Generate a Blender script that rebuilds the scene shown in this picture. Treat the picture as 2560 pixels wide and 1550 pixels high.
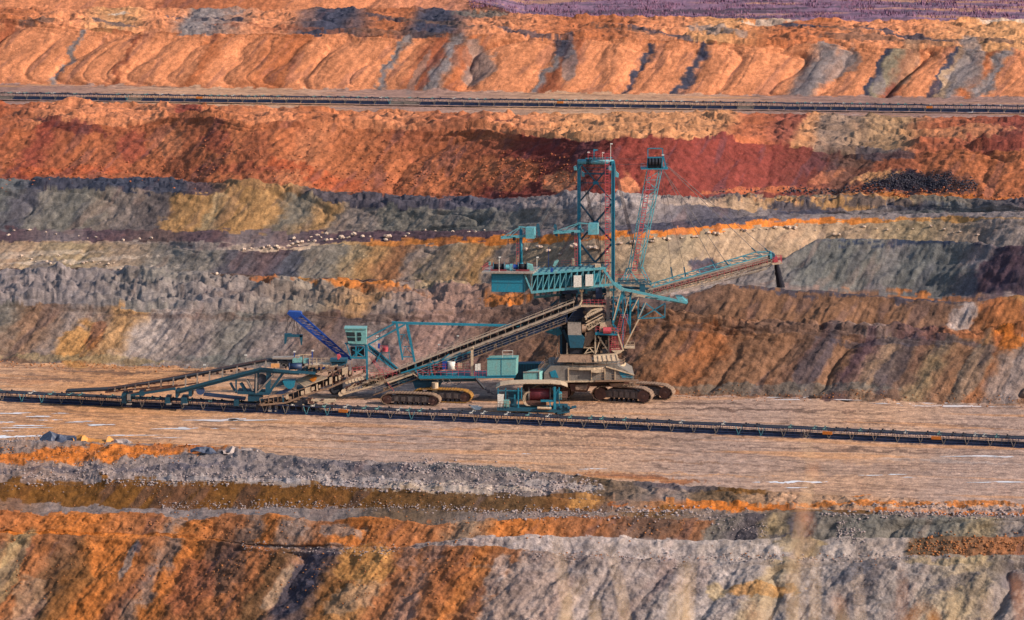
import bpy, bmesh, math, random
import numpy as np
from mathutils import Vector, Matrix
for o in list(bpy.data.objects): bpy.data.objects.remove(o)
scene = bpy.context.scene
COL = scene.collection

# ---------------------------------------------------------------- camera, sky, sun
cam_d = bpy.data.cameras.new('camera'); cam = bpy.data.objects.new('camera', cam_d); COL.objects.link(cam)
scene.camera = cam
cam.location = (0, 0, 108.0); cam.rotation_euler = (math.radians(90 - 8.5), 0, 0)
cam_d.sensor_width = 36.0; cam_d.lens = 36.0*7200/2560
cam_d.clip_start = 0.5; cam_d.clip_end = 60000
cam_d.dof.use_dof = True; cam_d.dof.focus_distance = 620; cam_d.dof.aperture_fstop = 2.4
SUN_EL, SUN_AZ = math.radians(28), math.radians(110)     # azimuth clockwise from +Y (the view direction)
w = bpy.data.worlds.new('World'); scene.world = w; w.use_nodes = True
nt = w.node_tree; bg = nt.nodes['Background']
sky = nt.nodes.new('ShaderNodeTexSky'); sky.sky_type = 'NISHITA'; sky.sun_disc = False
sky.sun_elevation = SUN_EL; sky.sun_rotation = SUN_AZ; sky.air_density = 1.2; sky.dust_density = 1.5; sky.ozone_density = 2.0
nt.links.new(sky.outputs[0], bg.inputs[0]); bg.inputs[1].default_value = 0.125
sd = bpy.data.lights.new('sun', 'SUN'); so = bpy.data.objects.new('sun', sd); COL.objects.link(so)
sd.energy = 4.6; sd.angle = math.radians(0.6); sd.color = (1.0, 0.86, 0.72)
sv = Vector((math.sin(SUN_AZ)*math.cos(SUN_EL), math.cos(SUN_AZ)*math.cos(SUN_EL), math.sin(SUN_EL)))
so.rotation_euler = sv.to_track_quat('Z', 'Y').to_euler(); so.location = (300, -300, 400)
scene.view_settings.view_transform = 'Standard'; scene.view_settings.look = 'None'
scene.view_settings.exposure = 0.44; scene.view_settings.gamma = 1.0
scene.cycles.max_bounces = 4; scene.cycles.diffuse_bounces = 2

# ---------------------------------------------------------------- material helpers
def lin(c):
    c = np.asarray(c, float)
    return np.where(c <= .04045, c/12.92, ((c + .055)/1.055)**2.4)
def new_mat(name):
    m = bpy.data.materials.new(name); m.use_nodes = True
    return m, m.node_tree, m.node_tree.nodes['Principled BSDF']
# ---------------------------------------------------------------- terrain: contours of the pit
F = 7200.0; HC = 108.0; PH = math.radians(8.5)          # focal length in photo pixels, camera height, pitch
def tdep(py):
    v = -(np.asarray(py, float) - 775) / F
    return (math.sin(PH) - v*math.cos(PH)) / (math.cos(PH) + v*math.sin(PH))
def xfac(py):
    v = -(np.asarray(py, float) - 775) / F
    return 1.0 / (F*(math.cos(PH) + v*math.sin(PH)))
NC = 1500
PX = np.linspace(-420, 2980, NC)
def kn(s):
    if isinstance(s, (int, float)): return np.full(NC, float(s))
    return np.interp(PX, [p[0] for p in s], [p[1] for p in s])

_rs = np.random.RandomState(11)
_perm = np.concatenate([_rs.permutation(512)]*3)
_ang = _rs.rand(512)*2*np.pi
_gx, _gy = np.cos(_ang), np.sin(_ang)
def perlin(x, y, seed=0):
    x = np.asarray(x, float) + seed*37.17; y = np.asarray(y, float) + seed*91.73
    xi = np.floor(x).astype(np.int64); yi = np.floor(y).astype(np.int64)
    xf = x - xi; yf = y - yi
    u = xf*xf*xf*(xf*(xf*6-15)+10); v = yf*yf*yf*(yf*(yf*6-15)+10)
    def g(ix, iy, dx, dy):
        h = _perm[_perm[ix & 511] + (iy & 511)]
        return _gx[h]*dx + _gy[h]*dy
    a = g(xi, yi, xf, yf); b = g(xi+1, yi, xf-1, yf)
    c = g(xi, yi+1, xf, yf-1); d = g(xi+1, yi+1, xf-1, yf-1)
    return ((a + u*(b-a)) + v*((c + u*(d-c)) - (a + u*(b-a))))*1.5
def fbm(x, y, o=4, seed=0, gain=.5):
    s = 0; a = 1; f = 1
    for k in range(o):
        s = s + a*perlin(x*f, y*f, seed+k*7); a *= gain; f *= 2.03
    return s
def ridge(x, y, o=3, seed=0):
    s = 0; a = 1; f = 1
    for k in range(o):
        s = s + a*(1 - 2*np.abs(perlin(x*f, y*f, seed+k*5))); a *= .5; f *= 2.1
    return s

def cones(x, y, seed=0):
    """height field of heaps tipped side by side: sharp tops, sharp valleys"""
    x = x + seed*17.3; y = y + seed*5.7
    xi = np.floor(x).astype(np.int64); yi = np.floor(y).astype(np.int64)
    best = np.full(x.shape, -9.)
    for i in (-1, 0, 1):
        for j in (-1, 0, 1):
            h = _perm[_perm[(xi+i) & 511] + ((yi+j) & 511)]
            jx = ((h*73) & 511)/512.; jy = ((h*151) & 511)/512.; jh = ((h*37) & 511)/512.
            d = np.hypot(x - xi - i - .15 - .7*jx, y - yi - j - .15 - .7*jy)
            best = np.maximum(best, .25 + .75*jh - d)
    return best
def lobes(al, seed=0):
    """fans of tipped earth side by side: round fronts, sharp gullies between"""
    i = np.floor(al).astype(np.int64); best = np.full(al.shape, -9.)
    for k in (-1, 0, 1):
        h = _perm[(i + k + seed*31) & 511]; c = i + k + .22 + .56*((h*73) & 511)/512.; w_ = .62 + .25*((h*151) & 511)/512.
        best = np.maximum(best, np.sqrt(np.maximum(1 - ((al - c)/w_)**2, 0)) + .22*((h*37) & 511)/512.)
    return best
# texture of a band: (cone lobes, lobe width, hummocks, hummock size, ruts, roughness)
FACE = dict(lobe=1.4, lw=15, hum=0, hs=6, rut=0, rough=.35, str=.35)
HUM = dict(lobe=0, lw=15, hum=1.5, hs=5, rut=0, rough=.25, str=0)
FLAT = dict(lobe=0, lw=15, hum=.06, hs=5, rut=.10, rough=.06, str=0)
def tx(b, **k): d = dict(b); d.update(k); return d

C = {k: np.array(v)/255.0 for k, v in dict(
    OR1=(214,136,92), OR2=(184,108,68), ORD=(152,86,58), RED=(126,56,48), RDO=(178,90,56), DRD=(104,50,46), OCH=(188,134,76), BRI=(202,114,46),
    GRY=(136,122,116), GRN=(128,120,108), GGN=(106,105,98), TAN=(168,138,110), TGN=(142,126,102), DRK=(64,63,76), DBL=(48,58,78), DPU=(84,62,68), BRN=(132,94,68),
    DBR=(96,74,64), FLO=(206,160,124), FLG=(178,148,130), LGN=(154,142,136), LGT=(176,162,154), OLV=(116,76,34), OLD=(88,66,42), PUR=(140,104,122), WHT=(204,182,160),
    YGR=(162,138,100), BRO=(162,98,58), PNK=(164,128,114), COAL=(38,34,46), SND=(208,148,98)).items()}

# far chain, from the near edge of the floor outwards: (object, how, value, contour, drop behind its crest, texture, colours at the top of the band)
F0 = [(-400,1100),(0,1104),(330,1112),(640,1124),(665,1138),(830,1156),(1090,1163),(1280,1174),(1540,1208),(1850,1229),(2160,1249),(2560,1268),(2900,1285)]
FAR = [
 ('pit_floor','z',0,[(-400,903),(0,906),(520,921),(1000,928),(1280,935),(1450,955),(1565,982),(1900,993),(2560,1014),(2900,1024)],0,FLAT,
   [(-400,'FLO'),(0,'FLO'),(300,'SND'),(700,'FLO'),(1100,'FLG'),(1500,'FLO'),(1900,'FLG'),(2200,'FLO'),(2560,'FLG')]),
 ('lower_bank','a',34,[(-400,765),(0,768),(160,772),(400,782),(550,776),(700,794),(1000,800),(1150,790),(1280,784),(1450,790),(1560,797),(1620,803),(1700,812),(1800,822),(1930,842),(2020,838),(2150,848),(2360,860),(2450,850),(2560,846),(2900,850)],0,tx(FACE,lobe=2.5,lw=13,rough=.35,str=.35),
   [(-300,'GRY'),(0,'GGN'),(110,'BRN'),(210,'GRY'),(330,'OCH'),(400,'LGT'),(500,'GRY'),(640,'GGN'),(720,'GRY'),(860,'DBR'),(930,'GRY'),(1100,'PNK'),(1300,'DBR'),(1500,'BRN'),(1640,'BRN'),(1800,'BRO'),(1880,'BRN'),(1960,'BRN'),(2060,'DBR'),(2130,'BRN'),(2170,'DPU'),(2240,'TAN'),(2310,'DBR'),(2360,'YGR'),(2420,'BRN'),(2500,'BRO'),(2560,'GRY'),(2700,'BRN')]),
 ('lower_bank','a',3.5,[(-400,684),(0,686),(300,682),(520,692),(700,700),(1000,712),(1280,730),(1450,752),(1560,778),(1650,800),(1800,815),(1930,823),(2200,832),(2360,842),(2560,838),(2900,842)],0,tx(HUM,hum=2.5,hs=5.5),
   [(-300,'GRY'),(0,'GRY'),(200,'GRY'),(420,'GRN'),(600,'GRY'),(800,'GRN'),(950,'OCH'),(1010,'GRY'),(1150,'PNK'),(1280,'DBR'),(1500,'DBR'),(1600,'BRN'),(2000,'BRN'),(2200,'GRY'),(2300,'DPU'),(2420,'BRO'),(2560,'BRO'),(2700,'BRN')]),
 ('spoil_ridges','a',33,[(-400,680),(1560,775),(1600,778),(1650,770),(1720,742),(1801,710),(1930,722),(2100,733),(2250,748),(2400,757),(2446,758),(2520,744),(2600,735),(2900,735)],[(1600,0),(1801,4.5),(2400,4.5),(2446,3),(2900,3)],tx(FACE,lobe=.5,lw=9,str=.8),
   [(1600,'DBR'),(1730,'DBR'),(1900,'BRN'),(2200,'BRN'),(2380,'DBR'),(2430,'GRY'),(2465,'BRO'),(2560,'OCH'),(2700,'BRO')]),
 ('spoil_ridges','a',2,[(-400,677),(1600,760),(1700,735),(1801,704),(1930,715),(2200,728),(2330,738),(2446,741),(2560,736),(2900,736)],0,tx(HUM,hum=.8,hs=4),
   [(1600,'DBR'),(1800,'GRY'),(2000,'GRY'),(2200,'BRN'),(2300,'BRI'),(2400,'BRO'),(2500,'LGT'),(2700,'GRY')]),
 ('spoil_ridges','a',33,[(-400,674),(1600,752),(1700,722),(1840,692),(1956,651),(2005,620),(2050,596),(2200,599),(2300,604),(2450,608),(2500,620),(2560,614),(2900,610)],[(1800,0),(2050,5),(2900,5)],tx(FACE,lobe=.6,lw=9,str=.8),
   [(1600,'GRY'),(1900,'GRY'),(2080,'GGN'),(2130,'GGN'),(2200,'GRN'),(2250,'GRY'),(2330,'GGN'),(2430,'GGN'),(2470,'GRY'),(2520,'DRK'),(2600,'DPU'),(2800,'DRK')]),
 ('grey_terraces','a',[(0,9),(430,16),(560,33),(1000,33),(1280,28),(1500,28),(2560,28)],[(-400,615),(0,612),(200,608),(420,612),(500,632),(571,628),(660,629),(730,627),(800,616),(900,612),(985,613),(1150,612),(1280,613),(1400,606),(1540,599),(1700,587),(1930,566),(2100,560),(2300,553),(2560,549),(2900,545)],0,tx(FACE,lobe=1.3,lw=11,rough=.3,str=.35),
   [(-300,'PNK'),(0,'TAN'),(200,'YGR'),(330,'TAN'),(420,'GRN'),(540,'GRN'),(590,'DRK'),(680,'DPU'),(740,'DBL'),(800,'GRN'),(850,'GGN'),(900,'YGR'),(950,'OCH'),(1020,'BRO'),(1060,'GRY'),(1120,'TGN'),(1230,'OCH'),(1270,'GRY'),(1330,'TGN'),(1500,'TAN'),(1700,'TGN'),(1850,'TAN'),(2100,'TAN'),(2300,'YGR'),(2420,'TAN'),(2500,'GRY'),(2700,'GRY')]),
 ('grey_terraces','a',24,[(-400,611),(0,609),(200,605),(420,608),(730,622),(880,606),(985,602),(1100,596),(1280,591),(1400,590),(1540,582),(1700,573),(1930,550),(2300,546),(2560,543),(2900,540)],0,tx(FACE,lobe=.1,rough=.4,str=.1),
   [(-300,'TAN'),(0,'TAN'),(500,'GRY'),(760,'WHT'),(860,'YGR'),(960,'BRI'),(1280,'BRI'),(2000,'BRI'),(2400,'OCH'),(2560,'TAN'),(2800,'TAN')]),
 ('grey_terraces','a',1.5,[(-400,576),(0,576),(440,579),(640,582),(900,582),(1280,580),(1400,577),(1540,569),(1700,556),(1930,541),(2560,535),(2900,532)],0,tx(HUM,hum=.8,hs=4),
   [(-300,'DBR'),(0,'DPU'),(170,'GRY'),(260,'DPU'),(420,'DBR'),(520,'DPU'),(620,'GRY'),(900,'DPU'),(1200,'DPU'),(1400,'GRY'),(1700,'DRK'),(2200,'GRY'),(2560,'GRY')]),
 ('grey_mounds','a',32,[(-400,478),(0,476),(80,478),(200,479),(330,484),(430,486),(520,492),(560,476),(620,472),(720,486),(800,506),(870,524),(1000,531),(1150,535),(1280,533),(1400,528),(1540,520),(1750,518),(1860,530),(2000,532),(2150,528),(2300,520),(2560,528),(2900,528)],0,tx(FACE,lobe=2.3,lw=11,rough=.3,str=.3),
   [(-300,'GRN'),(0,'GGN'),(90,'DRK'),(130,'GRN'),(220,'GGN'),(260,'GRN'),(320,'GRY'),(430,'DRK'),(460,'OCH'),(530,'OCH'),(560,'YGR'),(600,'OCH'),(700,'OCH'),(760,'GGN'),(840,'OCH'),(880,'GRY'),(950,'GRY'),(980,'GGN'),(1080,'GRN'),(1200,'GGN'),(1280,'GRN'),(1450,'GRY'),(1600,'GRY'),(1800,'DRK'),(1900,'GRY'),(2000,'DRK'),(2200,'GRY'),(2350,'GGN'),(2560,'GRY')]),
 ('grey_mounds','a',3,[(-400,452),(0,454),(230,454),(400,450),(470,464),(600,468),(700,478),(800,490),(1000,497),(1280,500),(1600,503),(1750,498),(1900,492),(2020,492),(2200,500),(2400,512),(2560,514),(2900,514)],0,tx(HUM,hum=2.2,hs=6),
   [(-300,'GRN'),(0,'GGN'),(150,'DRK'),(300,'DBL'),(450,'DBL'),(520,'DPU'),(600,'OCH'),(720,'OCH'),(800,'DRK'),(1000,'DRK'),(1200,'DRK'),(1350,'GRY'),(1540,'LGT'),(1700,'GRY'),(1850,'TAN'),(2000,'OCH'),(2250,'OCH'),(2330,'GGN'),(2560,'DRK')]),
 ('red_bank','a',[(0,26),(1280,26),(1500,30),(2000,30),(2300,20)],[(-400,340),(0,338),(60,332),(130,314),(220,322),(300,326),(420,306),(520,300),(620,316),(740,312),(860,330),(950,338),(1100,334),(1200,330),(1280,342),(1332,345),(1451,358),(1640,352),(1825,358),(1950,368),(2060,386),(2140,396),(2300,390),(2400,380),(2560,386),(2900,386)],0,tx(FACE,lobe=2.4,lw=19,rough=.4,str=.25),
   [(-300,'OR2'),(0,'ORD'),(60,'OR2'),(120,'RED'),(180,'ORD'),(240,'OR2'),(330,'ORD'),(420,'OR2'),(520,'ORD'),(620,'OR2'),(740,'ORD'),(800,'OR1'),(900,'OR2'),(1020,'ORD'),(1150,'OR2'),(1250,'ORD'),(1330,'RED'),(1450,'DRD'),(1600,'RED'),(1750,'RED'),(1900,'RED'),(2050,'DRD'),(2130,'DBR'),(2250,'ORD'),(2400,'OR2'),(2560,'OR2')]),
 ('red_bank','z',1e9,[(-400,270),(0,272),(300,276),(620,284),(830,291),(1100,298),(1280,303),(1500,300),(1850,298),(2200,303),(2560,306),(2900,312)],0,tx(HUM,hum=2.7,hs=9,rough=.3),
   [(-300,'OR2'),(0,'RDO'),(60,'ORD'),(150,'OR1'),(230,'OR1'),(420,'OR1'),(470,'ORD'),(540,'OR2'),(700,'OR1'),(800,'OR2'),(1000,'OR1'),(1140,'ORD'),(1280,'OR1'),(1500,'SND'),(1800,'SND'),(1900,'RDO'),(2000,'RED'),(2040,'SND'),(2100,'GRN'),(2250,'YGR'),(2380,'RDO'),(2560,'RED')]),
 ('upper_floor','z',1e9,[(-400,207),(0,210),(620,221),(1280,231),(2000,240),(2560,248),(2900,253)],0,tx(FLAT,rut=.08),
   [(-300,'PNK'),(0,'PNK'),(600,'FLO'),(1000,'PNK'),(1500,'FLO'),(2100,'PNK'),(2560,'PNK')]),
 ('upper_bank','a',34,[(-400,52),(0,57),(100,66),(200,80),(360,91),(520,94),(730,96),(860,92),(990,104),(1130,96),(1280,98),(1430,109),(1610,109),(1750,112),(1850,116),(1900,124),(1990,116),(2085,114),(2160,126),(2200,130),(2370,126),(2450,134),(2560,133),(2900,140)],0,tx(FACE,lobe=4.6,lw=17,rough=.15,str=.15),
   [(-300,'OR1'),(0,'OR1'),(30,'ORD'),(60,'OR1'),(200,'OR1'),(212,'GRY'),(226,'OR1'),(340,'OR1'),(352,'ORD'),(370,'OR1'),(520,'OR1'),(540,'OR2'),(600,'OR1'),(760,'OR2'),(800,'OR1'),(1000,'OR1'),(1012,'GRY'),(1035,'OR1'),(1120,'ORD'),(1150,'GRY'),(1200,'OR2'),(1250,'OR1'),(1395,'OR1'),(1412,'GRY'),(1440,'ORD'),(1480,'OR1'),(1620,'OR1'),(1636,'DRK'),(1652,'OR1'),(1750,'OR1'),(1768,'DRK'),(1795,'OR1'),(2010,'OR1'),(2080,'GRY'),(2120,'OR1'),(2210,'OR1'),(2220,'DRK'),(2250,'TGN'),(2280,'ORD'),(2330,'OR1'),(2380,'OR1'),(2392,'DRK'),(2404,'TAN'),(2440,'GRY'),(2480,'OR2'),(2520,'GRY'),(2540,'OR1'),(2700,'OR1')]),
 ('upper_bench','z',2e9,[(-400,30),(0,34),(440,37),(1000,36),(1240,37),(1300,52),(1850,60),(2200,64),(2560,60),(2900,60)],0,tx(HUM,hum=2.6,hs=11,rough=.4),
   [(-300,'OR1'),(0,'OR2'),(200,'OR1'),(300,'SND'),(430,'OR1'),(500,'GRY'),(700,'OR1'),(850,'DRK'),(1000,'OR2'),(1100,'DRK'),(1250,'OR1'),(1500,'OR2'),(1700,'OR1'),(1800,'SND'),(2000,'OR2'),(2200,'OR1'),(2560,'SND')]),
 ('far_hill','a',18,[(-400,-70),(0,-60),(500,-45),(900,-28),(1140,-4),(1250,22),(1310,48),(1850,58),(2900,56)],[(-400,4),(900,4),(1200,0)],tx(FACE,lobe=3,lw=40,str=.2,rough=.3),
   [(-300,'OR2'),(0,'OR1'),(420,'OR1'),(440,'ORD'),(700,'OR2'),(760,'OR1'),(1300,'OR1'),(1400,'PUR')]),
 ('scrub_plain','z',2e9,[(-400,-110),(2900,-110)],0,tx(HUM,hum=1.2,hs=26,rough=.3),
   [(-300,'PUR'),(0,'PUR'),(3000,'PUR')]),
 ('scrub_plain','z',2e9,-284,0,tx(HUM,hum=.5,hs=60,rough=.2),[(0,'PUR')]),
]
ZR = 40.0; ZV = 58.0
# near chain, from the floor edge towards the camera: (object, angle, berm height, contour, texture, colours)
NEAR = [
 ('near_bank',9,[(-400,1.6),(640,1.6),(1090,2),(1300,2.2),(1500,1),(1700,.6),(2000,.3),(2900,.2)],F0,[(-400,1203),(0,1205),(210,1216),(260,1199),(620,1205),(1000,1222),(1280,1240),(1600,1252),(1750,1264),(2100,1278),(2560,1286),(2900,1295)],tx(HUM,hum=.9,hs=3.4,rough=.3),
   [(-300,'BRI'),(0,'GRY'),(640,'GRY'),(900,'GRY'),(1280,'GRY'),(1400,'GRY'),(1480,'OLD'),(1700,'GRY'),(1800,'OLD'),(2000,'FLO'),(2560,'FLG')]),
 ('near_bank',30,[(-400,1.1),(210,1.1),(260,1.8),(1280,1.2),(1750,.6),(2900,.3)],None,[(-400,1245),(0,1249),(290,1273),(730,1271),(1000,1271),(1280,1281),(1600,1284),(1750,1274),(2100,1282),(2560,1292),(2900,1300)],tx(FACE,lobe=.3,lw=5,rough=.35,str=.1),
   [(-300,'OLV'),(0,'OLV'),(240,'OLV'),(700,'OLV'),(1280,'OLD'),(1480,'OLV'),(1560,'GRY'),(1750,'BRI'),(1900,'BRI'),(2000,'BRO'),(2300,'BRI'),(2560,'BRI')]),
 ('near_bank',3,0,None,[(-400,1272),(0,1275),(100,1290),(210,1285),(360,1284),(470,1301),(675,1287),(830,1306),(935,1292),(1080,1317),(1280,1298),(1490,1292),(1700,1300),(1780,1304),(1850,1288),(2000,1278),(2320,1296),(2560,1300),(2900,1305)],tx(HUM,hum=.4,hs=3),
   [(-300,'BRN'),(0,'BRN'),(200,'GRY'),(400,'GRY'),(620,'GRY'),(830,'GRY'),(1000,'OLD'),(1280,'GRY'),(1500,'GRY'),(1600,'OLV'),(1800,'GRY'),(2100,'OLV'),(2300,'GRY'),(2900,'GRY')]),
 ('near_slope',36,[(-400,.8),(470,.4),(680,1.4),(830,.6),(930,1.4),(1080,.5),(1280,1.5),(1700,1.),(1900,1.6),(2900,1.6)],None,[(-400,1325),(0,1330),(420,1340),(500,1347),(675,1364),(1000,1371),(1080,1356),(1280,1342),(1500,1344),(1775,1352),(2250,1345),(2560,1342),(2900,1340)],tx(FACE,lobe=1.3,lw=8,rough=.4,str=.35),
   [(-300,'BRO'),(0,'BRO'),(200,'BRI'),(400,'BRO'),(440,'GRY'),(480,'BRI'),(600,'BRO'),(650,'GRY'),(700,'BRI'),(750,'GRY'),(830,'BRO'),(870,'BRI'),(1080,'BRO'),(1180,'GRN'),(1280,'BRI'),(1500,'BRO'),(1620,'DBR'),(1770,'BRO'),(1800,'GGN'),(1900,'DRK'),(1940,'YGR'),(2000,'DRK'),(2070,'GRN'),(2170,'GGN'),(2250,'GRN'),(2350,'GGN'),(2480,'YGR'),(2530,'GRY'),(2700,'GRY')]),
 ('near_slope',32,[(0,0),(960,0),(1060,1.2),(2900,1.2)],None,[(-400,1332),(0,1336),(420,1346),(520,1356),(690,1372),(1000,1379),(1080,1368),(1280,1372),(1400,1388),(1550,1395),(1800,1407),(2000,1400),(2270,1393),(2560,1391),(2900,1390)],tx(FACE,lobe=.5,lw=6,rough=.45,str=.2),
   [(0,'BRI'),(500,'BRI'),(690,'GRY'),(1000,'BRO'),(1040,'GRY'),(1100,'LGT'),(1280,'LGT'),(2000,'LGT'),(2040,'YGR'),(2080,'LGT'),(2270,'LGT'),(2310,'OLD'),(2560,'BRO'),(2900,'OLD')]),
 ('near_slope',[(0,35),(1280,35),(2560,33)],[(-400,0),(480,0),(600,1.2),(900,.6),(1080,.5),(1280,1.),(2900,1)],None,[(-400,1700),(2900,1700)],tx(FACE,lobe=2.0,lw=10,rough=.45,str=.35),
   [(-300,'TAN'),(0,'BRO'),(40,'YGR'),(110,'BRO'),(190,'DBR'),(260,'BRI'),(330,'BRI'),(400,'BRO'),(450,'GRY'),(480,'BRI'),(540,'BRO'),(600,'BRO'),(680,'BRO'),(720,'OLD'),(780,'PNK'),(830,'DRK'),(900,'OLV'),(960,'OCH'),(1030,'BRO'),(1110,'PNK'),(1150,'BRO'),(1210,'BRI'),(1280,'BRO'),(1320,'LGN'),(1420,'LGN'),(1560,'LGN'),(1640,'GRY'),(1760,'LGN'),(1900,'LGN'),(1950,'YGR'),(2050,'LGN'),(2200,'GRY'),(2300,'LGN'),(2480,'YGR'),(2560,'GRY'),(2900,'LGN')]),
]
def gs(v, s):
    """smooth a value along the contour (s in photo pixels)"""
    n = max(1, int(3*s/(PX[1]-PX[0]))); k = np.exp(-.5*(np.arange(-n, n+1)*(PX[1]-PX[0])/s)**2); k /= k.sum()
    return np.convolve(np.pad(v, n, 'edge'), k, 'valid')
def chain():
    out = []
    py = kn(F0); Y = HC/tdep(py); Z = np.zeros(NC)
    base = (Y.copy(), Z.copy(), py.copy())
    prev = (Y, Z, py)
    for i, (nm, how, val, cont, drop, t, cols) in enumerate(FAR):
        Y, Z, py = prev
        low = how == 'z' or kn(val).max() < 12
        cy = gs(kn(cont), 60) if low else gs(kn(cont), 9) + 1.2*fbm(PX/60, PX*0+i*3.3, 4, 3)
        cy = np.minimum(cy, py - 1.5)
        td = tdep(cy)
        if how == 'a':
            m = np.tan(np.radians(kn(val)))
            Yn = (HC - Z + m*Y)/(m + td); Zn = HC - Yn*td
            if low: Zn = gs(Zn, 90); Yn = (HC - Zn)/td
            if low:                                        # a foot line runs smoothly over the ground
                Yn = np.maximum(gs(Yn, 40), Y + 1); Zn = HC - Yn*td
        else:
            z = {1e9: ZR, 2e9: ZV}.get(val, val)
            Yn = (HC - z)/td; Zn = np.full(NC, float(z))
        out.append((nm, prev, (Yn, Zn, cy), t, cols, 0))
        prev = (Yn, Zn, cy)
        d = kn(drop)
        if d.max() > 0:
            out.append((nm, prev, (Yn + d/.6, Zn - d, cy), tx(HUM, hum=.3, hs=4), cols, 1))
            prev = (Yn + d/.6, Zn - d, cy)
    near = []
    prev = base
    for i, (nm, ang, berm, top, cont, t, cols) in enumerate(NEAR):
        Y, Z, py = prev
        h = kn(berm)
        if h.max() > 0:                                     # a little berm stands in front of what came before
            Zc = Z + h; Yc = gs((HC - Zc)/tdep(py), 110); Zc = HC - Yc*tdep(py)
            Yf = np.minimum(Yc + np.maximum(Zc - Z, 0)/.65 + .05, Y)
            near.append((nm, (Yc, Zc, py), (Yf, Z, py), tx(HUM, hum=.1, hs=4), cols, 1))
            prev = (Yc, Zc, py)
        Y, Z, py = prev
        cy = np.maximum(gs(kn(cont), 12) + 1.2*fbm(PX/50, PX*0+i*5.1, 4, 8), py + 1.5)
        m = np.tan(np.radians(kn(ang))); td = tdep(cy)
        Yn = (HC - Z + m*Y)/(m + td); Zn = HC - Yn*td
        Yn = gs(Yn, 90); Zn = HC - Yn*td
        near.append((nm, (Yn, Zn, cy), prev, t, cols, 0))
        prev = (Yn, Zn, cy)
    return out, near
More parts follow.
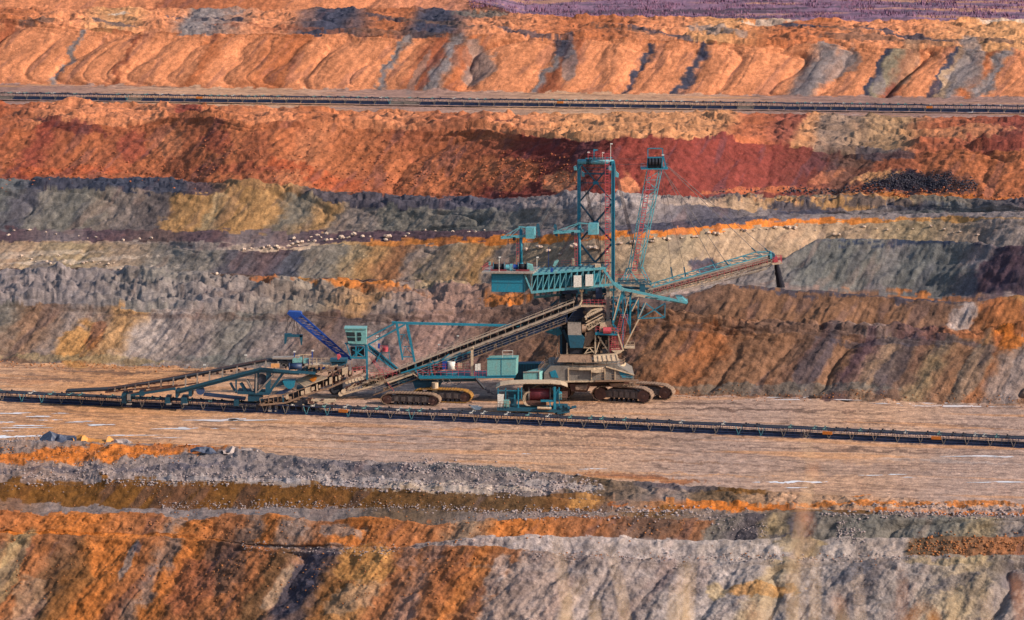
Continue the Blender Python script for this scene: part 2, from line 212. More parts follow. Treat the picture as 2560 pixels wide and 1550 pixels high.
# patches of other soil colour: (px, py, half width, half height, turn, soil colour, strength)
PATCH_LIST = [
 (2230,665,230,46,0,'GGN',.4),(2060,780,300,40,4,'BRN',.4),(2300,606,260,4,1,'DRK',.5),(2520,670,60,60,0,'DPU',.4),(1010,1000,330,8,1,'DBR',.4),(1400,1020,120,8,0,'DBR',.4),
 (100,1011,190,5,2.6,'DBR',.65), (430,1026,190,6,2.6,'DBR',.65), (760,1041,190,7,2.6,'DBR',.65), (1090,1056,190,5,2.6,'DBR',.65), (1420,1071,190,6,2.6,'DBR',.65), (1750,1086,190,7,2.6,'DBR',.65), (2080,1101,190,5,2.6,'DBR',.65), (2410,1116,190,6,2.6,'DBR',.65),
 (1900,1030,300,3,1,'DBR',.6),(1750,1012,160,3,1,'DBR',.6),(2300,1070,240,4,2,'DBR',.5),(700,1075,240,2,1,'DBR',.5),(1500,1100,300,3,2,'DBR',.45),(900,1110,260,2,2,'BRN',.5),(2100,1135,300,3,2,'DBR',.5),(1750,1165,260,2,2,'BRN',.5),(1200,1085,200,3,1,'SND',.6),(1700,1190,260,2,2,'SND',.5),(2300,1160,300,4,3,'LGT',.4),(250,935,130,4,1,'DBR',.6),(60,960,90,6,2,'BRO',.3),(1150,1000,260,6,1,'DRK',.45),
 (2300,607,280,6,0,'DBL',.75),(2120,738,340,6,4,'DRK',.75),(1950,836,330,7,2,'DBR',.6),(2300,862,240,7,1,'DRK',.5),(700,800,500,6,1,'DBR',.4),(1900,505,150,5,2,'DRK',.6),(2200,490,200,5,0,'SND',.6),(1250,345,60,10,0,'OR2',.5),  # mostly darker bands along the mound and bank crests
 (2300,457,150,27,0,'COAL',.95),(2190,446,62,13,-6,'SND',.9),(2380,478,60,8,0,'COAL',.6),(1995,527,70,12,3,'DRK',.8),(2047,507,180,6,0,'SND',.9),(2087,496,160,4,0,'GGN',.8),(2200,520,160,6,2,'DRK',.6),
 (1759,664,40,18,0,'DRK',.9),(1850,690,60,14,-20,'GRY',.7),(2500,684,46,95,35,'DPU',.75),(2440,640,60,20,-40,'GRY',.4),
 (180,326,90,10,8,'DRD',.7),(330,372,36,40,35,'RED',.5),(430,360,30,40,30,'OR1',.5),(540,352,40,34,30,'RED',.4),(640,372,34,46,35,'ORD',.75),(705,360,34,40,30,'OR2',.6),(727,418,60,14,10,'RDO',.9),(831,463,85,20,12,'RDO',.85),(160,433,140,15,0,'RDO',.8),(420,435,120,14,0,'ORD',.5),(600,425,110,12,0,'RED',.3),(1100,440,160,40,0,'OR2',.6),(930,400,120,40,0,'OR2',.55),
 (1570,462,26,30,30,'OR1',.85),(1400,462,50,36,0,'OR1',.9),(1270,430,90,45,0,'OR2',.8),(1330,385,80,14,-6,'RED',.8),(1630,430,26,46,25,'RDO',.35),(1790,420,30,40,25,'DRD',.3),(2130,400,70,20,5,'DBR',.5),(2210,395,80,10,0,'DRK',.6),(2420,430,120,45,0,'OR2',.6),(2060,445,50,12,-20,'OR1',.5),(1900,480,160,8,-3,'OR2',.7),(2330,495,240,8,0,'BRI',.6),(2400,350,150,14,0,'SND',.5),(1220,318,60,6,6,'DRD',.6),(470,290,30,8,0,'RED',.7),
 (1000,590,60,8,-14,'BRI',.0),(900,725,115,13,4,'BRI',.8),(665,712,36,16,0,'BRO',.95),(718,707,18,8,0,'BRO',.9),(763,701,16,6,0,'OCH',.9),(1266,762,58,11,0,'BRI',.9),(1128,722,95,13,0,'YGR',.7),(980,745,100,8,8,'BRO',.5),
 (200,752,44,3,-2,'LGT',.7),(120,730,160,24,0,'GRY',.5),(420,750,200,26,0,'GRY',.5),(190,866,50,58,35,'OCH',.85),(240,840,22,45,20,'BRO',.6),(200,900,230,9,2,'YGR',.7),(640,905,200,9,2,'GGN',.6),(60,640,220,7,-3,'WHT',.45),(180,655,200,5,-3,'WHT',.55),(330,672,130,4,-3,'WHT',.5),(250,690,200,14,0,'GRY',.5),(90,675,60,12,-20,'DRK',.5),
 (2511,800,60,55,0,'BRO',.8),(2515,860,60,18,0,'BRI',.8),(2403,800,30,56,40,'LGT',.6),(1780,866,46,40,30,'BRO',.4),(1650,880,40,70,30,'BRN',.5),(2040,900,26,90,35,'DRK',.45),(2230,930,26,70,35,'DRK',.4),(2150,890,14,90,35,'DPU',.6),(2430,930,30,100,30,'GGN',.5),(2540,950,26,70,20,'GRY',.6),(1930,975,300,14,0,'GGN',.55),
 (520,60,105,3,3,'DRK',.8),(560,48,60,3,-4,'GRY',.6),(840,43,70,2.5,-4,'DRK',.7),(960,62,60,3,8,'DRK',.7),(1090,72,120,5,6,'DBR',.8),(1220,47,80,5,0,'GGN',.7),(280,72,60,5,8,'DRK',.6),(100,66,60,4,0,'DBR',.7),(2033,81,115,3.5,3,'DBL',.8),(2267,101,125,5,9,'DRK',.8),(2130,92,80,4,6,'DBR',.6),(1320,96,90,3.5,8,'DRK',.7),(1560,90,80,4,8,'DBR',.7),(1643,96,115,3.5,10,'DRK',.75),(1790,92,80,7,6,'GRY',.7),(2440,118,110,5,4,'DBR',.7),(1930,67,85,3,-2,'WHT',.8),(2500,63,90,4,0,'WHT',.8),(296,50,26,4,-6,'WHT',.8),(1000,95,160,6,2,'DBR',.5),(2200,112,160,7,4,'DBR',.6),(700,84,160,6,2,'ORD',.6),
 (1195,163,40,50,20,'GRY',.7),(1150,150,26,30,20,'ORD',.6),(1410,128,26,26,10,'DRK',.8),(1425,170,18,50,15,'GRY',.7),(2085,170,26,56,55,'GRY',.8),(2130,150,26,30,0,'GRY',.6),(2425,165,34,60,10,'GRY',.75),(2260,170,26,60,25,'TAN',.5),(1045,190,10,60,30,'GRY',.5),(2200,215,18,24,20,'GRY',.7),
 (322,1410,10,56,24,'GRY',.8),(345,1380,9,18,0,'DRK',.6),(909,1418,78,52,0,'OCH',.8),(743,1467,36,120,32,'DRK',.8),(691,1475,14,80,34,'TAN',.8),(800,1385,60,16,0,'DRK',.6),(560,1420,60,90,30,'DBR',.6),(150,1470,60,110,30,'OLD',.55),(20,1440,26,120,25,'YGR',.7),(70,1500,40,60,20,'TAN',.6),(480,1470,50,90,30,'ORD',.5),(1110,1440,50,80,35,'BRO',.6),(1020,1400,22,30,30,'PNK',.5),(1240,1440,22,60,25,'LGT',.6),(880,1505,80,30,-20,'TAN',.6),
 (1900,1478,95,18,0,'OCH',.75),(1790,1482,26,24,0,'YGR',.7),(2380,1408,120,12,0,'YGR',.6),(2500,1430,40,40,0,'DRK',.35),(2380,1460,70,14,-20,'DRK',.4),(2130,1440,60,16,-30,'DBL',.4),(1440,1440,30,50,40,'GRY',.6),(1660,1450,40,40,40,'GRY',.6),(2000,1360,60,22,0,'YGR',.6),
 (200,1143,340,19,-3,'BRI',.95),(450,1128,120,8,4,'BRO',.8),(60,1112,140,7,-3,'GRY',.9),(1462,1257,38,13,0,'OCH',.95),(1545,1263,26,5,0,'BRI',.9),(1825,1273,105,8,0,'BRI',.9),(2153,1247,26,8,0,'BRI',.9),(1592,1197,170,7,4,'BRO',.8),(2267,1268,320,6,0,'BRI',.7),(1670,1275,30,14,0,'OLV',.7),(1860,1240,70,8,0,'OLV',.7),(1700,1225,120,10,3,'DRK',.5),
 (727,1206,360,6,1,'LGT',.8),(1142,1224,230,9,2,'WHT',.7),(1400,1220,110,10,3,'LGT',.8),(300,1180,300,6,-2,'DRK',.5),(900,1175,200,10,2,'DRK',.4),(1200,1180,160,8,3,'GGN',.5),(850,1330,60,20,0,'GRY',.7),(740,1325,40,16,0,'GRY',.4),(1940,1320,30,30,20,'YGR',.6),(1480,1430,300,10,3,'LGT',.3),
 (1040,985,300,14,2,'FLG',.6),(900,1045,260,5,2,'BRO',.5),(350,1040,300,5,1,'SND',.5),(2300,1100,400,14,3,'FLG',.6),(1500,1060,400,6,3,'FLO',.4),(2100,1180,300,14,3,'FLG',.5),(1000,1052,500,4,3,'DBR',.6),(300,1012,340,5,2,'DBR',.6),(1900,1096,400,5,3.5,'DBR',.6),(120,950,120,7,4,'DBR',.5),
 (1000,752,500,18,1,'DBR',.25),(1300,815,90,30,0,'DBR',.4),
]
def ground_material():
    m, nt, b = new_mat('soil')
    N = nt.nodes; L = nt.links
    at = N.new('ShaderNodeAttribute'); at.attribute_name = 'soil'
    tc = N.new('ShaderNodeTexCoord')
    def noise(sc, det, rough=.6, vec=None):
        n = N.new('ShaderNodeTexNoise'); n.inputs['Scale'].default_value = sc; n.inputs['Detail'].default_value = det
        n.inputs['Roughness'].default_value = rough
        L.new(vec if vec is not None else tc.outputs['Object'], n.inputs['Vector']); return n
    def mapr(s, a, b_, c, d):
        r = N.new('ShaderNodeMapRange'); L.new(s, r.inputs[0])
        for i, v in enumerate((a, b_, c, d)): r.inputs[i+1].default_value = v
        return r.outputs[0]
    def mul(c1, f):
        x = N.new('ShaderNodeMix'); x.data_type = 'RGBA'; x.blend_type = 'MULTIPLY'; x.inputs[0].default_value = 1
        L.new(c1, x.inputs[6]); L.new(f, x.inputs[7]); return x.outputs[2]
    n1 = noise(.55, 6, .7); n2 = noise(3.0, 3, .7); n3 = noise(.09, 4, .6)
    c = mul(at.outputs['Color'], mapr(n1.outputs[0], .3, .7, .60, 1.36))
    c = mul(c, mapr(n2.outputs[0], .35, .65, .78, 1.2))
    # scattered pale clods and dark clods lying in the soil
    vo = N.new('ShaderNodeTexVoronoi'); vo.inputs['Scale'].default_value = .95; L.new(tc.outputs['Object'], vo.inputs['Vector'])
    cl = N.new('ShaderNodeMix'); cl.data_type = 'RGBA'; L.new(c, cl.inputs[6])
    br = mul(c, mapr(vo.outputs['Color'], 0, 1, .3, 1.9)); L.new(br, cl.inputs[7])
    msk = N.new('ShaderNodeMath'); msk.operation = 'MULTIPLY'
    L.new(mapr(vo.outputs['Distance'], .22, .30, 1, 0), msk.inputs[0]); L.new(mapr(n3.outputs[0], .50, .62, 0, .8), msk.inputs[1])
    L.new(msk.outputs[0], cl.inputs[0])
    L.new(cl.outputs[2], b.inputs['Base Color'])
    b.inputs['Roughness'].default_value = .95; b.inputs['Specular IOR Level'].default_value = .15
    nb = noise(1.5, 7, .68)
    bp = N.new('ShaderNodeBump'); bp.inputs['Strength'].default_value = .7; bp.inputs['Distance'].default_value = .3
    L.new(nb.outputs[0], bp.inputs['Height']); L.new(bp.outputs[0], b.inputs['Normal'])
    return m
SOIL = ground_material()
KALB = np.array([.80, .82, .88])

def grid_mesh(name, X, Y, Z, colr, mat, kind='structure'):
    r, c = X.shape
    co = np.stack([X, Y, Z], -1).reshape(-1, 3).astype(np.float32)
    me = bpy.data.meshes.new(name)
    me.vertices.add(r*c); me.vertices.foreach_set('co', co.ravel())
    i = np.arange(r*c).reshape(r, c)
    q = np.stack([i[:-1, :-1], i[:-1, 1:], i[1:, 1:], i[1:, :-1]], -1).reshape(-1, 4)
    me.loops.add(q.size); me.loops.foreach_set('vertex_index', q.ravel().astype(np.int32))
    me.polygons.add(len(q)); me.polygons.foreach_set('loop_start', (np.arange(len(q))*4).astype(np.int32))
    me.polygons.foreach_set('use_smooth', np.ones(len(q), bool))
    me.update(calc_edges=True)
    a = me.color_attributes.new('soil', 'FLOAT_COLOR', 'POINT')
    rgba = np.ones((r*c, 4), np.float32); rgba[:, :3] = colr.reshape(-1, 3)
    a.data.foreach_set('color', rgba.ravel())
    me.materials.append(mat)
    o = bpy.data.objects.new(name, me); COL.objects.link(o)
    if kind: o['kind'] = kind
    return o

MIXN = .42
def smooth01(t): t = np.clip(t, 0, 1); return t*t*(3-2*t)
def build_terrain():
    far, near = chain()
    bands = near[::-1] + far
    KEYS = ('lobe', 'lw', 'hum', 'hs', 'rut', 'rough', 'str')
    Xs, Ys, Zs, PYs, A, Cc, nm, TH = [], [], [], [], [], [], [], []
    for bi, (name, lo, hi, t, cols, flag) in enumerate(bands):
        th = max(np.abs(hi[2] - lo[2]).mean(), 1.75*min(70, np.abs(hi[0] - lo[0]).mean()/1.3) if name != 'pit_floor' and name != 'scrub_plain' else 0)
        n = 5 if flag else max(4, int(th/1.75))
        if name == 'scrub_plain': n = 130 if hi[0][0] < 5000 else 16
        if name == 'near_slope' and hi[2][700] < 1450 and th > 150: n = 170
        par = np.array([t[k] for k in KEYS], float)
        names_c = [c for _, c in cols]; xs = np.array([p for p, _ in cols], float)
        cc = np.array([C[c] for c in names_c])
        if len(cc) > 3 and name not in ('upper_bank', 'upper_bench'):   # neighbouring dumps are of nearly the same earth
            g = np.exp(-((xs[:, None] - xs[None, :])/330.)**2); cc = (1-MIXN)*cc + MIXN*(g @ cc)/g.sum(1)[:, None]
        for k in range(n):
            u = k/n
            Y = lo[0]*(1-u) + hi[0]*u; Z = lo[1]*(1-u) + hi[1]*u
            py = lo[2]*(1-u) + hi[2]*u
            ps = PX + .58*(py - hi[2]) + 20*fbm(PX/60, py/40, 3, bi) + 4*perlin(PX/9, py/7, bi)
            j = np.clip(np.searchsorted(xs, ps) - 1, 0, max(len(xs)-2, 0))
            if len(xs) > 1:
                tt = np.clip((ps - xs[j])/(xs[j+1] - xs[j]), 0, 1)
                tt = smooth01((tt - .5)*1.25 + .5)[:, None]
                col = cc[j]*(1-tt) + cc[j+1]*tt
            else: col = np.tile(cc[0], (NC, 1))
            Ys.append(Y); Zs.append(Z); PYs.append(py); A.append(par); Cc.append(col); nm.append(name)
            TH.append(np.arctan2((hi[1]-lo[1]), np.maximum(hi[0]-lo[0], .05)))
    Ys.append(bands[-1][2][0]); Zs.append(bands[-1][2][1]); PYs.append(bands[-1][2][2]); A.append(par); Cc.append(col); nm.append(name); TH.append(TH[-1])
    Y = np.array(Ys); Z = np.array(Zs); PY = np.array(PYs); A = np.array(A); Cc = np.array(Cc); TH = np.array(TH)
    R = len(Y)
    X = (PX[None, :] - 1280)*xfac(PY)*Y
    # soften the amplitudes and the face angle from band to band
    ds = np.r_[0, np.minimum(4, np.hypot(np.diff(Y, axis=0), np.diff(Z, axis=0)).mean(1))]; sarc = np.cumsum(ds)
    sig = np.array([1.0 if n_ in ('near_slope', 'near_bank') else 3.2 if n_ in ('upper_bank', 'upper_bench', 'red_bank') else 2.0 for n_ in nm])
    Wt = np.exp(-.5*((sarc[:, None] - sarc[None, :])/sig[:, None])**2)*(ds + .02)[None, :]; Wt /= Wt.sum(1, keepdims=True)
    A = Wt @ A; TH = Wt @ TH
    P = {k: A[:, i][:, None] for i, k in enumerate(KEYS)}
    a = X - .85*Z; b = Z*1.3 + .35*Y
    # patches of other soil colour
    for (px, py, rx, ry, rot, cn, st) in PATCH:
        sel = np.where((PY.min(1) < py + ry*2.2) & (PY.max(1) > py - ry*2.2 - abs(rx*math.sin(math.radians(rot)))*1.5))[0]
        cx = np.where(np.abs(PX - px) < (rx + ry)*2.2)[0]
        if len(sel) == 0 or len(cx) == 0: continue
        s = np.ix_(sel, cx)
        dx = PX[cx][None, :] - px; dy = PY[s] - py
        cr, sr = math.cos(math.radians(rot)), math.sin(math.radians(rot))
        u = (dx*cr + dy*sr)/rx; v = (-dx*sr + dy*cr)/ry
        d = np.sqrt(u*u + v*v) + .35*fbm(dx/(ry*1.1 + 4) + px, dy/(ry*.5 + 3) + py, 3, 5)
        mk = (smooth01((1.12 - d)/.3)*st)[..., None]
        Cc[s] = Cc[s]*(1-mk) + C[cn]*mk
    # ragged borders between soils
    ri = np.arange(R)[:, None] + 3.2*fbm(X/5, Y/9 + Z, 3, 21)
    ri = np.clip(np.rint(ri), 0, R-1).astype(int)
    ri = np.where(np.abs(PY[ri, np.arange(NC)[None, :]] - PY) < 14, ri, np.arange(R)[:, None])
    Cc = Cc[ri, np.arange(NC)[None, :]]
    # wings: the benches run on to both sides of what the photograph shows
    wx_ = np.cumsum(np.linspace(3, 50, 34)); Wn = len(wx_)
    ext = lambda M: np.concatenate([np.repeat(M[:, :1], Wn, 1), M, np.repeat(M[:, -1:], Wn, 1)], 1)
    X = np.concatenate([X[:, :1] - wx_[::-1][None, :], X, X[:, -1:] + wx_[None, :]], 1)
    Y, Z, PY, TH, Cc = ext(Y), ext(Z), ext(PY), ext(TH), ext(Cc)
    a = X - .85*Z; b = Z*1.3 + .35*Y
    col = lin(Cc)
    big = fbm(X/26, Y/40 + Z/9, 4, 31)
    stk = fbm(a/1.6, b/12, 3, 41)
    med = fbm(X/4.5, (Y + 2*Z)/9, 4, 51)
    sl = smooth01(np.sin(TH)/.4)
    f = 1 + .12*big + .13*stk*sl + .14*med
    grey = lin(C['DRK'])[None, None]; warm = lin(C['OR2'])[None, None]
    m1 = smooth01((fbm(a/5, b/22, 4, 61) - .28)/.3)[..., None]*.30*sl[..., None]
    m2 = smooth01((fbm(a/6 + 50, b/20, 4, 71) - .35)/.3)[..., None]*.07
    col = col*(1-m1) + grey*m1
    far_ = (np.array([n_ == 'scrub_plain' for n_ in nm]))[:, None, None]
    m2 = np.where(far_, m2*.5, m2); col = col*(1-m2) + warm*m2
    fl = np.array([n_ in ('pit_floor', 'upper_floor') for n_ in nm])[:, None]
    rut_c = fbm(X/30 + .12*Y, Y/1.6 + X*.045, 4, 81)
    f = np.where(fl, 1 + .30*rut_c + .12*big + .12*fbm(X/9, Y/3, 3, 91), f)
    mr = np.where(fl, smooth01((rut_c - .22)/.3)*.6, 0)[..., None]; col = col*(1-mr) + lin(C['DBR'])*mr
    trk = np.abs(fbm(X/55, Y/16 + X*.02, 2, 88)); mt = np.where(fl, smooth01((.035 - trk)/.02)*.55, 0)[..., None]; col = col*(1-mt) + lin(C['DBR'])*mt
    sc_ = np.array([n_ == 'scrub_plain' for n_ in nm])[:, None]; sv_ = fbm(X/160, Y/30, 4, 301)
    for lo_, cn_ in ((.18, 'DRK'), (.42, 'DPU')): k_ = np.where(sc_, smooth01((sv_ - lo_)/.12)*.6, 0)[..., None]; col = col*(1-k_) + lin(C[cn_])*k_
    k_ = np.where(sc_, smooth01((-sv_ - .28)/.1)*.6, 0)[..., None]; col = col*(1-k_) + lin(C['SND'])*k_
    mr = np.where(fl, smooth01((-fbm(X/60, Y/5 + X*.03, 3, 85) - .3)/.35)*.6, 0)[..., None]; col = col*(1-mr) + lin(C['SND'])*mr
    col = np.clip(col*np.clip(f, .45, 1.6)[..., None]*KALB, 0.01, .85)
    # relief
    lw = P['lw']
    al = a/lw + .45*fbm(a/lw/1.6, b/lw/2.2, 3, 2)
    lob = lobes(al, 3); lob2 = lobes(al*3.1 + .3*fbm(a/lw*3, b/lw, 2, 6), 8)
    d = P['lobe']*(1.0*(lob - .9) + .16*(lob2 - .9))
    d = d + P['str']*(.3*ridge(a/2.8, b/15, 2, 111) + .4*fbm(a/1.3, b/9, 3, 112))*.7
    d = d + P['rough']*(.8*fbm(X/2.6, (Y + Z)/2.6, 4, 121, .5))
    d = d + sl*P['str']*1.8*fbm(a/13, Z/9 + Y/30, 3, 171)
    hs = P['hs']
    YZ = Y + 1.7*Z; wx = .35*fbm(X/hs/1.5, YZ/hs/1.5, 3, 131); wy = .35*fbm(X/hs/1.5, YZ/hs/1.5, 3, 135)
    hx = X/(hs*1.35) + .35*YZ/hs + wx; hy = YZ/(hs*1.3) + wy
    hum = .8*np.sqrt(np.maximum(cones(hx, hy, 1) + .45, 0)**2 + .03) + .45*cones(hx*2.2, hy*2.0, 4) - .3 + .18*fbm(hx*4, hy*4, 3, 143) + .35*perlin(hx*.3, hy*.3, 145)
    d = d + P['hum']*(hum + .25)*1.05
    d = d + P['rut']*(rut_c*1.0 + .8*fbm(X/2.5, Y/1.1, 3, 151))
    edge = 1.0
    th = np.clip(TH, -.9, .75)
    Yd = Y - np.sin(th)*d; Zd = Z + np.cos(th)*d
    # split into objects
    names = ['near_slope', 'near_bank', 'pit_floor', 'lower_bank', 'spoil_ridges', 'grey_terraces', 'grey_mounds', 'red_bank', 'upper_floor', 'upper_bank', 'upper_bench', 'far_hill', 'scrub_plain']
    for n_ in names:
        idx = [i for i in range(R) if nm[i] == n_]
        i0, i1 = idx[0], min(idx[-1] + 2, R)
        o = grid_mesh(n_, X[i0:i1], Yd[i0:i1], Zd[i0:i1], col[i0:i1], SOIL)
    return dict(X=X[:, Wn:-Wn], Y=Yd[:, Wn:-Wn], Z=Zd[:, Wn:-Wn], PY=PY[:, Wn:-Wn])
PATCH = PATCH_LIST
T = build_terrain()
def ground_at(px, py):
    """the point of the terrain seen at a place of the photograph"""
    j = int(np.clip(np.searchsorted(PX, px), 0, NC-1))
    i = int(np.argmin(np.abs(T['PY'][:, j] - py)))
    return Vector((T['X'][i, j], T['Y'][i, j], T['Z'][i, j]))
# ---------------------------------------------------------------- builder
def P(px, py, Y):
    """the point at depth Y behind a place of the photograph (used only to measure the machine; every piece has its own depth)"""
    return Vector(((px - 1280)*float(xfac(py))*Y, Y, HC - Y*float(tdep(py))))
class MB:
    def __init__(s): s.v = []; s.f = []; s.c = []
    def add(s, vs, fs):
        n = len(s.v); m_ = len(s.f); s.v += [tuple(v) for v in vs]; s.f += [tuple(i+n for i in f) for f in fs]
        s.c.append((n, len(s.v), m_, len(s.f)))
    def bar(s, p, q, w, h=None):
        p = Vector(p); q = Vector(q); h = h or w; d = (q-p)
        if d.length < 1e-4: return
        d.normalize(); up = Vector((0, 0, 1)) if abs(d.z) < .95 else Vector((0, 1, 0))
        a = d.cross(up).normalized(); b = a.cross(d)
        a *= w/2; b *= h/2
        s.add([p-a-b, p+a-b, p+a+b, p-a+b, q-a-b, q+a-b, q+a+b, q-a+b],
              [(3,2,1,0), (4,5,6,7), (0,1,5,4), (1,2,6,5), (2,3,7,6), (3,0,4,7)])
    def tube(s, p, q, r, n=8, r2=None):
        p = Vector(p); q = Vector(q); d = (q-p).normalized(); r2 = r if r2 is None else r2
        up = Vector((0, 0, 1)) if abs(d.z) < .95 else Vector((0, 1, 0))
        a = d.cross(up).normalized(); b = a.cross(d)
        vs = []
        for c, rr in ((p, r), (q, r2)):
            for k in range(n):
                t = 2*math.pi*k/n; vs.append(c + a*math.cos(t)*rr + b*math.sin(t)*rr)
        s.add(vs, [(k, (k+1) % n, n+(k+1) % n, n+k) for k in range(n)] + [tuple(range(n-1, -1, -1)), tuple(range(n, 2*n))])
    def slab(s, pts, d):
        d = Vector(d); n = len(pts)
        s.add([Vector(p) for p in pts] + [Vector(p)+d for p in pts],
              [tuple(range(n)), tuple(range(2*n-1, n-1, -1))] + [(k, n+k, n+(k+1) % n, (k+1) % n) for k in range(n)])
    def box(s, c, sx, sy, sz, rz=0):
        c = Vector(c); ca, sa = math.cos(rz), math.sin(rz)
        X = Vector((ca, sa, 0))*sx/2; Y = Vector((-sa, ca, 0))*sy/2; Z = Vector((0, 0, sz/2))
        s.add([c-X-Y-Z, c+X-Y-Z, c+X+Y-Z, c-X+Y-Z, c-X-Y+Z, c+X-Y+Z, c+X+Y+Z, c-X+Y+Z],
              [(3,2,1,0), (4,5,6,7), (0,1,5,4), (1,2,6,5), (2,3,7,6), (3,0,4,7)])
    def zig(s, a0, a1, b0, b1, n, w, posts=True, wp=None):
        """lattice between two chords"""
        a0, a1, b0, b1 = map(Vector, (a0, a1, b0, b1))
        for k in range(n):
            t0, t1 = k/n, (k+1)/n
            A0 = a0.lerp(a1, t0); A1 = a0.lerp(a1, t1); B0 = b0.lerp(b1, t0); B1 = b0.lerp(b1, t1)
            if k % 2: s.bar(A0, B1, w)
            else: s.bar(B0, A1, w)
            if posts: s.bar(A0, B0, wp or w)
        if posts: s.bar(a1, b1, wp or w)
    def rail(s, p, q, h=1.1, step=1.6, w=.05):
        p = Vector(p); q = Vector(q); n = max(1, round((q-p).length/step)); up = Vector((0, 0, h))
        for k in range(n+1): s.bar(p.lerp(q, k/n), p.lerp(q, k/n)+up, w)
        for t in (1, .55): s.bar(p+up*t, q+up*t, w)
    def ladder(s, p, q, w=.5, step=.45, t=.05, cage=False):
        p = Vector(p); q = Vector(q); a = Vector((w/2, 0, 0)); n = max(2, int((q-p).length/step))
        s.bar(p-a, q-a, t); s.bar(p+a, q+a, t)
        for k in range(n+1): s.bar(p.lerp(q, k/n)-a, p.lerp(q, k/n)+a, t*.8)
        if cage:
            for k in range(0, n+1, 2):
                c = p.lerp(q, k/n); f = Vector((0, -.6, 0))
                s.bar(c-a, c-a+f, t); s.bar(c+a, c+a+f, t); s.bar(c-a+f, c+a+f, t)
            f = Vector((0, -.6, 0)); s.bar(p-a+f, q-a+f, t); s.bar(p+a+f, q+a+f, t)
    def groups(s):
        """sets of neighbouring pieces: pieces far apart become parts of their own"""
        n = len(s.c)
        if n < 2: return [list(range(n))]
        lo = np.array([np.min(s.v[a:b], axis=0) for a, b, _, _ in s.c]); hi = np.array([np.max(s.v[a:b], axis=0) for a, b, _, _ in s.c])
        sz = np.linalg.norm(hi - lo, axis=1); par = list(range(n))
        def find(i):
            while par[i] != i: par[i] = par[par[i]]; i = par[i]
            return i
        for i in range(n):
            gap = np.linalg.norm(np.maximum(0, np.maximum(lo[i] - hi, lo - hi[i])), axis=1)
            for j in np.nonzero(gap < .36*np.maximum(sz[i], sz))[0]: par[find(int(j))] = find(i)
        g = {}
        for i in range(n): g.setdefault(find(i), []).append(i)
        return list(g.values())
    def build(s, name, mat, parent=None, label=None, smooth=False, split=True):
        o0 = root_loc(parent); first = None
        for g in (s.groups() if split else [list(range(len(s.c)))]):
            vs = []; fs = []
            for i in g:
                a, b, c, d = s.c[i]; n = len(vs) - a
                vs += [(v[0]-o0[0], v[1]-o0[1], v[2]-o0[2]) for v in s.v[a:b]]; fs += [tuple(k+n for k in f) for f in s.f[c:d]]
            me = bpy.data.meshes.new(name)
            me.from_pydata(vs, [], fs)
            bm = bmesh.new(); bm.from_mesh(me); bmesh.ops.recalc_face_normals(bm, faces=bm.faces); bm.to_mesh(me); bm.free()
            me.materials.append(mat)
            if smooth: me.polygons.foreach_set('use_smooth', [len(p.vertices) == 4 for p in me.polygons])
            o = bpy.data.objects.new(name, me); COL.objects.link(o)
            if parent is not None: o.parent = parent
            if label: o['label'] = label
            first = first or o
        return first
def root_loc(o):
    r = Vector((0, 0, 0))
    while o is not None: r += o.location; o = o.parent
    return r
def thing(name, label, cat, loc, group=None):
    o = bpy.data.objects.new(name, None); COL.objects.link(o); o.location = loc; o.empty_display_size = 2
    o['label'] = label; o['category'] = cat
    if group: o['group'] = group
    return o
def tag(o, label, cat, group=None, kind=None):
    if kind: o['kind'] = kind
    if label: o['label'] = label
    if cat: o['category'] = cat
    if group: o['group'] = group
    return o

def paint(name, rgb, dirt=.35, dcol=(150, 122, 100), rough=.55, metal=0.0, sc=.5):
    m, nt, b = new_mat(name); N = nt.nodes; L = nt.links
    tc = N.new('ShaderNodeTexCoord')
    mp = N.new('ShaderNodeMapping'); mp.inputs['Scale'].default_value = (1, 1, .35); L.new(tc.outputs['Object'], mp.inputs['Vector'])
    n1 = N.new('ShaderNodeTexNoise'); n1.inputs['Scale'].default_value = sc*2; n1.inputs['Detail'].default_value = 7; n1.inputs['Roughness'].default_value = .68
    L.new(mp.outputs[0], n1.inputs['Vector'])
    r = N.new('ShaderNodeMapRange'); L.new(n1.outputs[0], r.inputs[0]); r.inputs[1].default_value = .62 - .28*dirt; r.inputs[2].default_value = .82 - .28*dirt
    r.inputs[4].default_value = min(1, .35 + dirt)
    mx = N.new('ShaderNodeMix'); mx.data_type = 'RGBA'; L.new(r.outputs[0], mx.inputs[0])
    base = lin(np.array(rgb)/255.)*.85; dc = lin(np.array(dcol)/255.)*.8
    mx.inputs[6].default_value = (*base, 1); mx.inputs[7].default_value = (*dc, 1)
    n2 = N.new('ShaderNodeTexNoise'); n2.inputs['Scale'].default_value = 3.5; n2.inputs['Detail'].default_value = 4; L.new(tc.outputs['Object'], n2.inputs['Vector'])
    r2 = N.new('ShaderNodeMapRange'); L.new(n2.outputs[0], r2.inputs[0]); r2.inputs[1].default_value = .3; r2.inputs[2].default_value = .7; r2.inputs[3].default_value = .72; r2.inputs[4].default_value = 1.15
    m2 = N.new('ShaderNodeMix'); m2.data_type = 'RGBA'; m2.blend_type = 'MULTIPLY'; m2.inputs[0].default_value = 1
    L.new(mx.outputs[2], m2.inputs[6]); L.new(r2.outputs[0], m2.inputs[7])
    L.new(m2.outputs[2], b.inputs['Base Color'])
    b.inputs['Roughness'].default_value = rough; b.inputs['Metallic'].default_value = metal
    return m
K_TEAL = paint('teal_paint', (20, 124, 150), .3, (84, 104, 106))
K_LT = paint('pale_teal_paint', (92, 166, 178), .35, (150, 142, 130))
K_DT = paint('dark_teal_paint', (22, 82, 104), .25, (70, 74, 80))
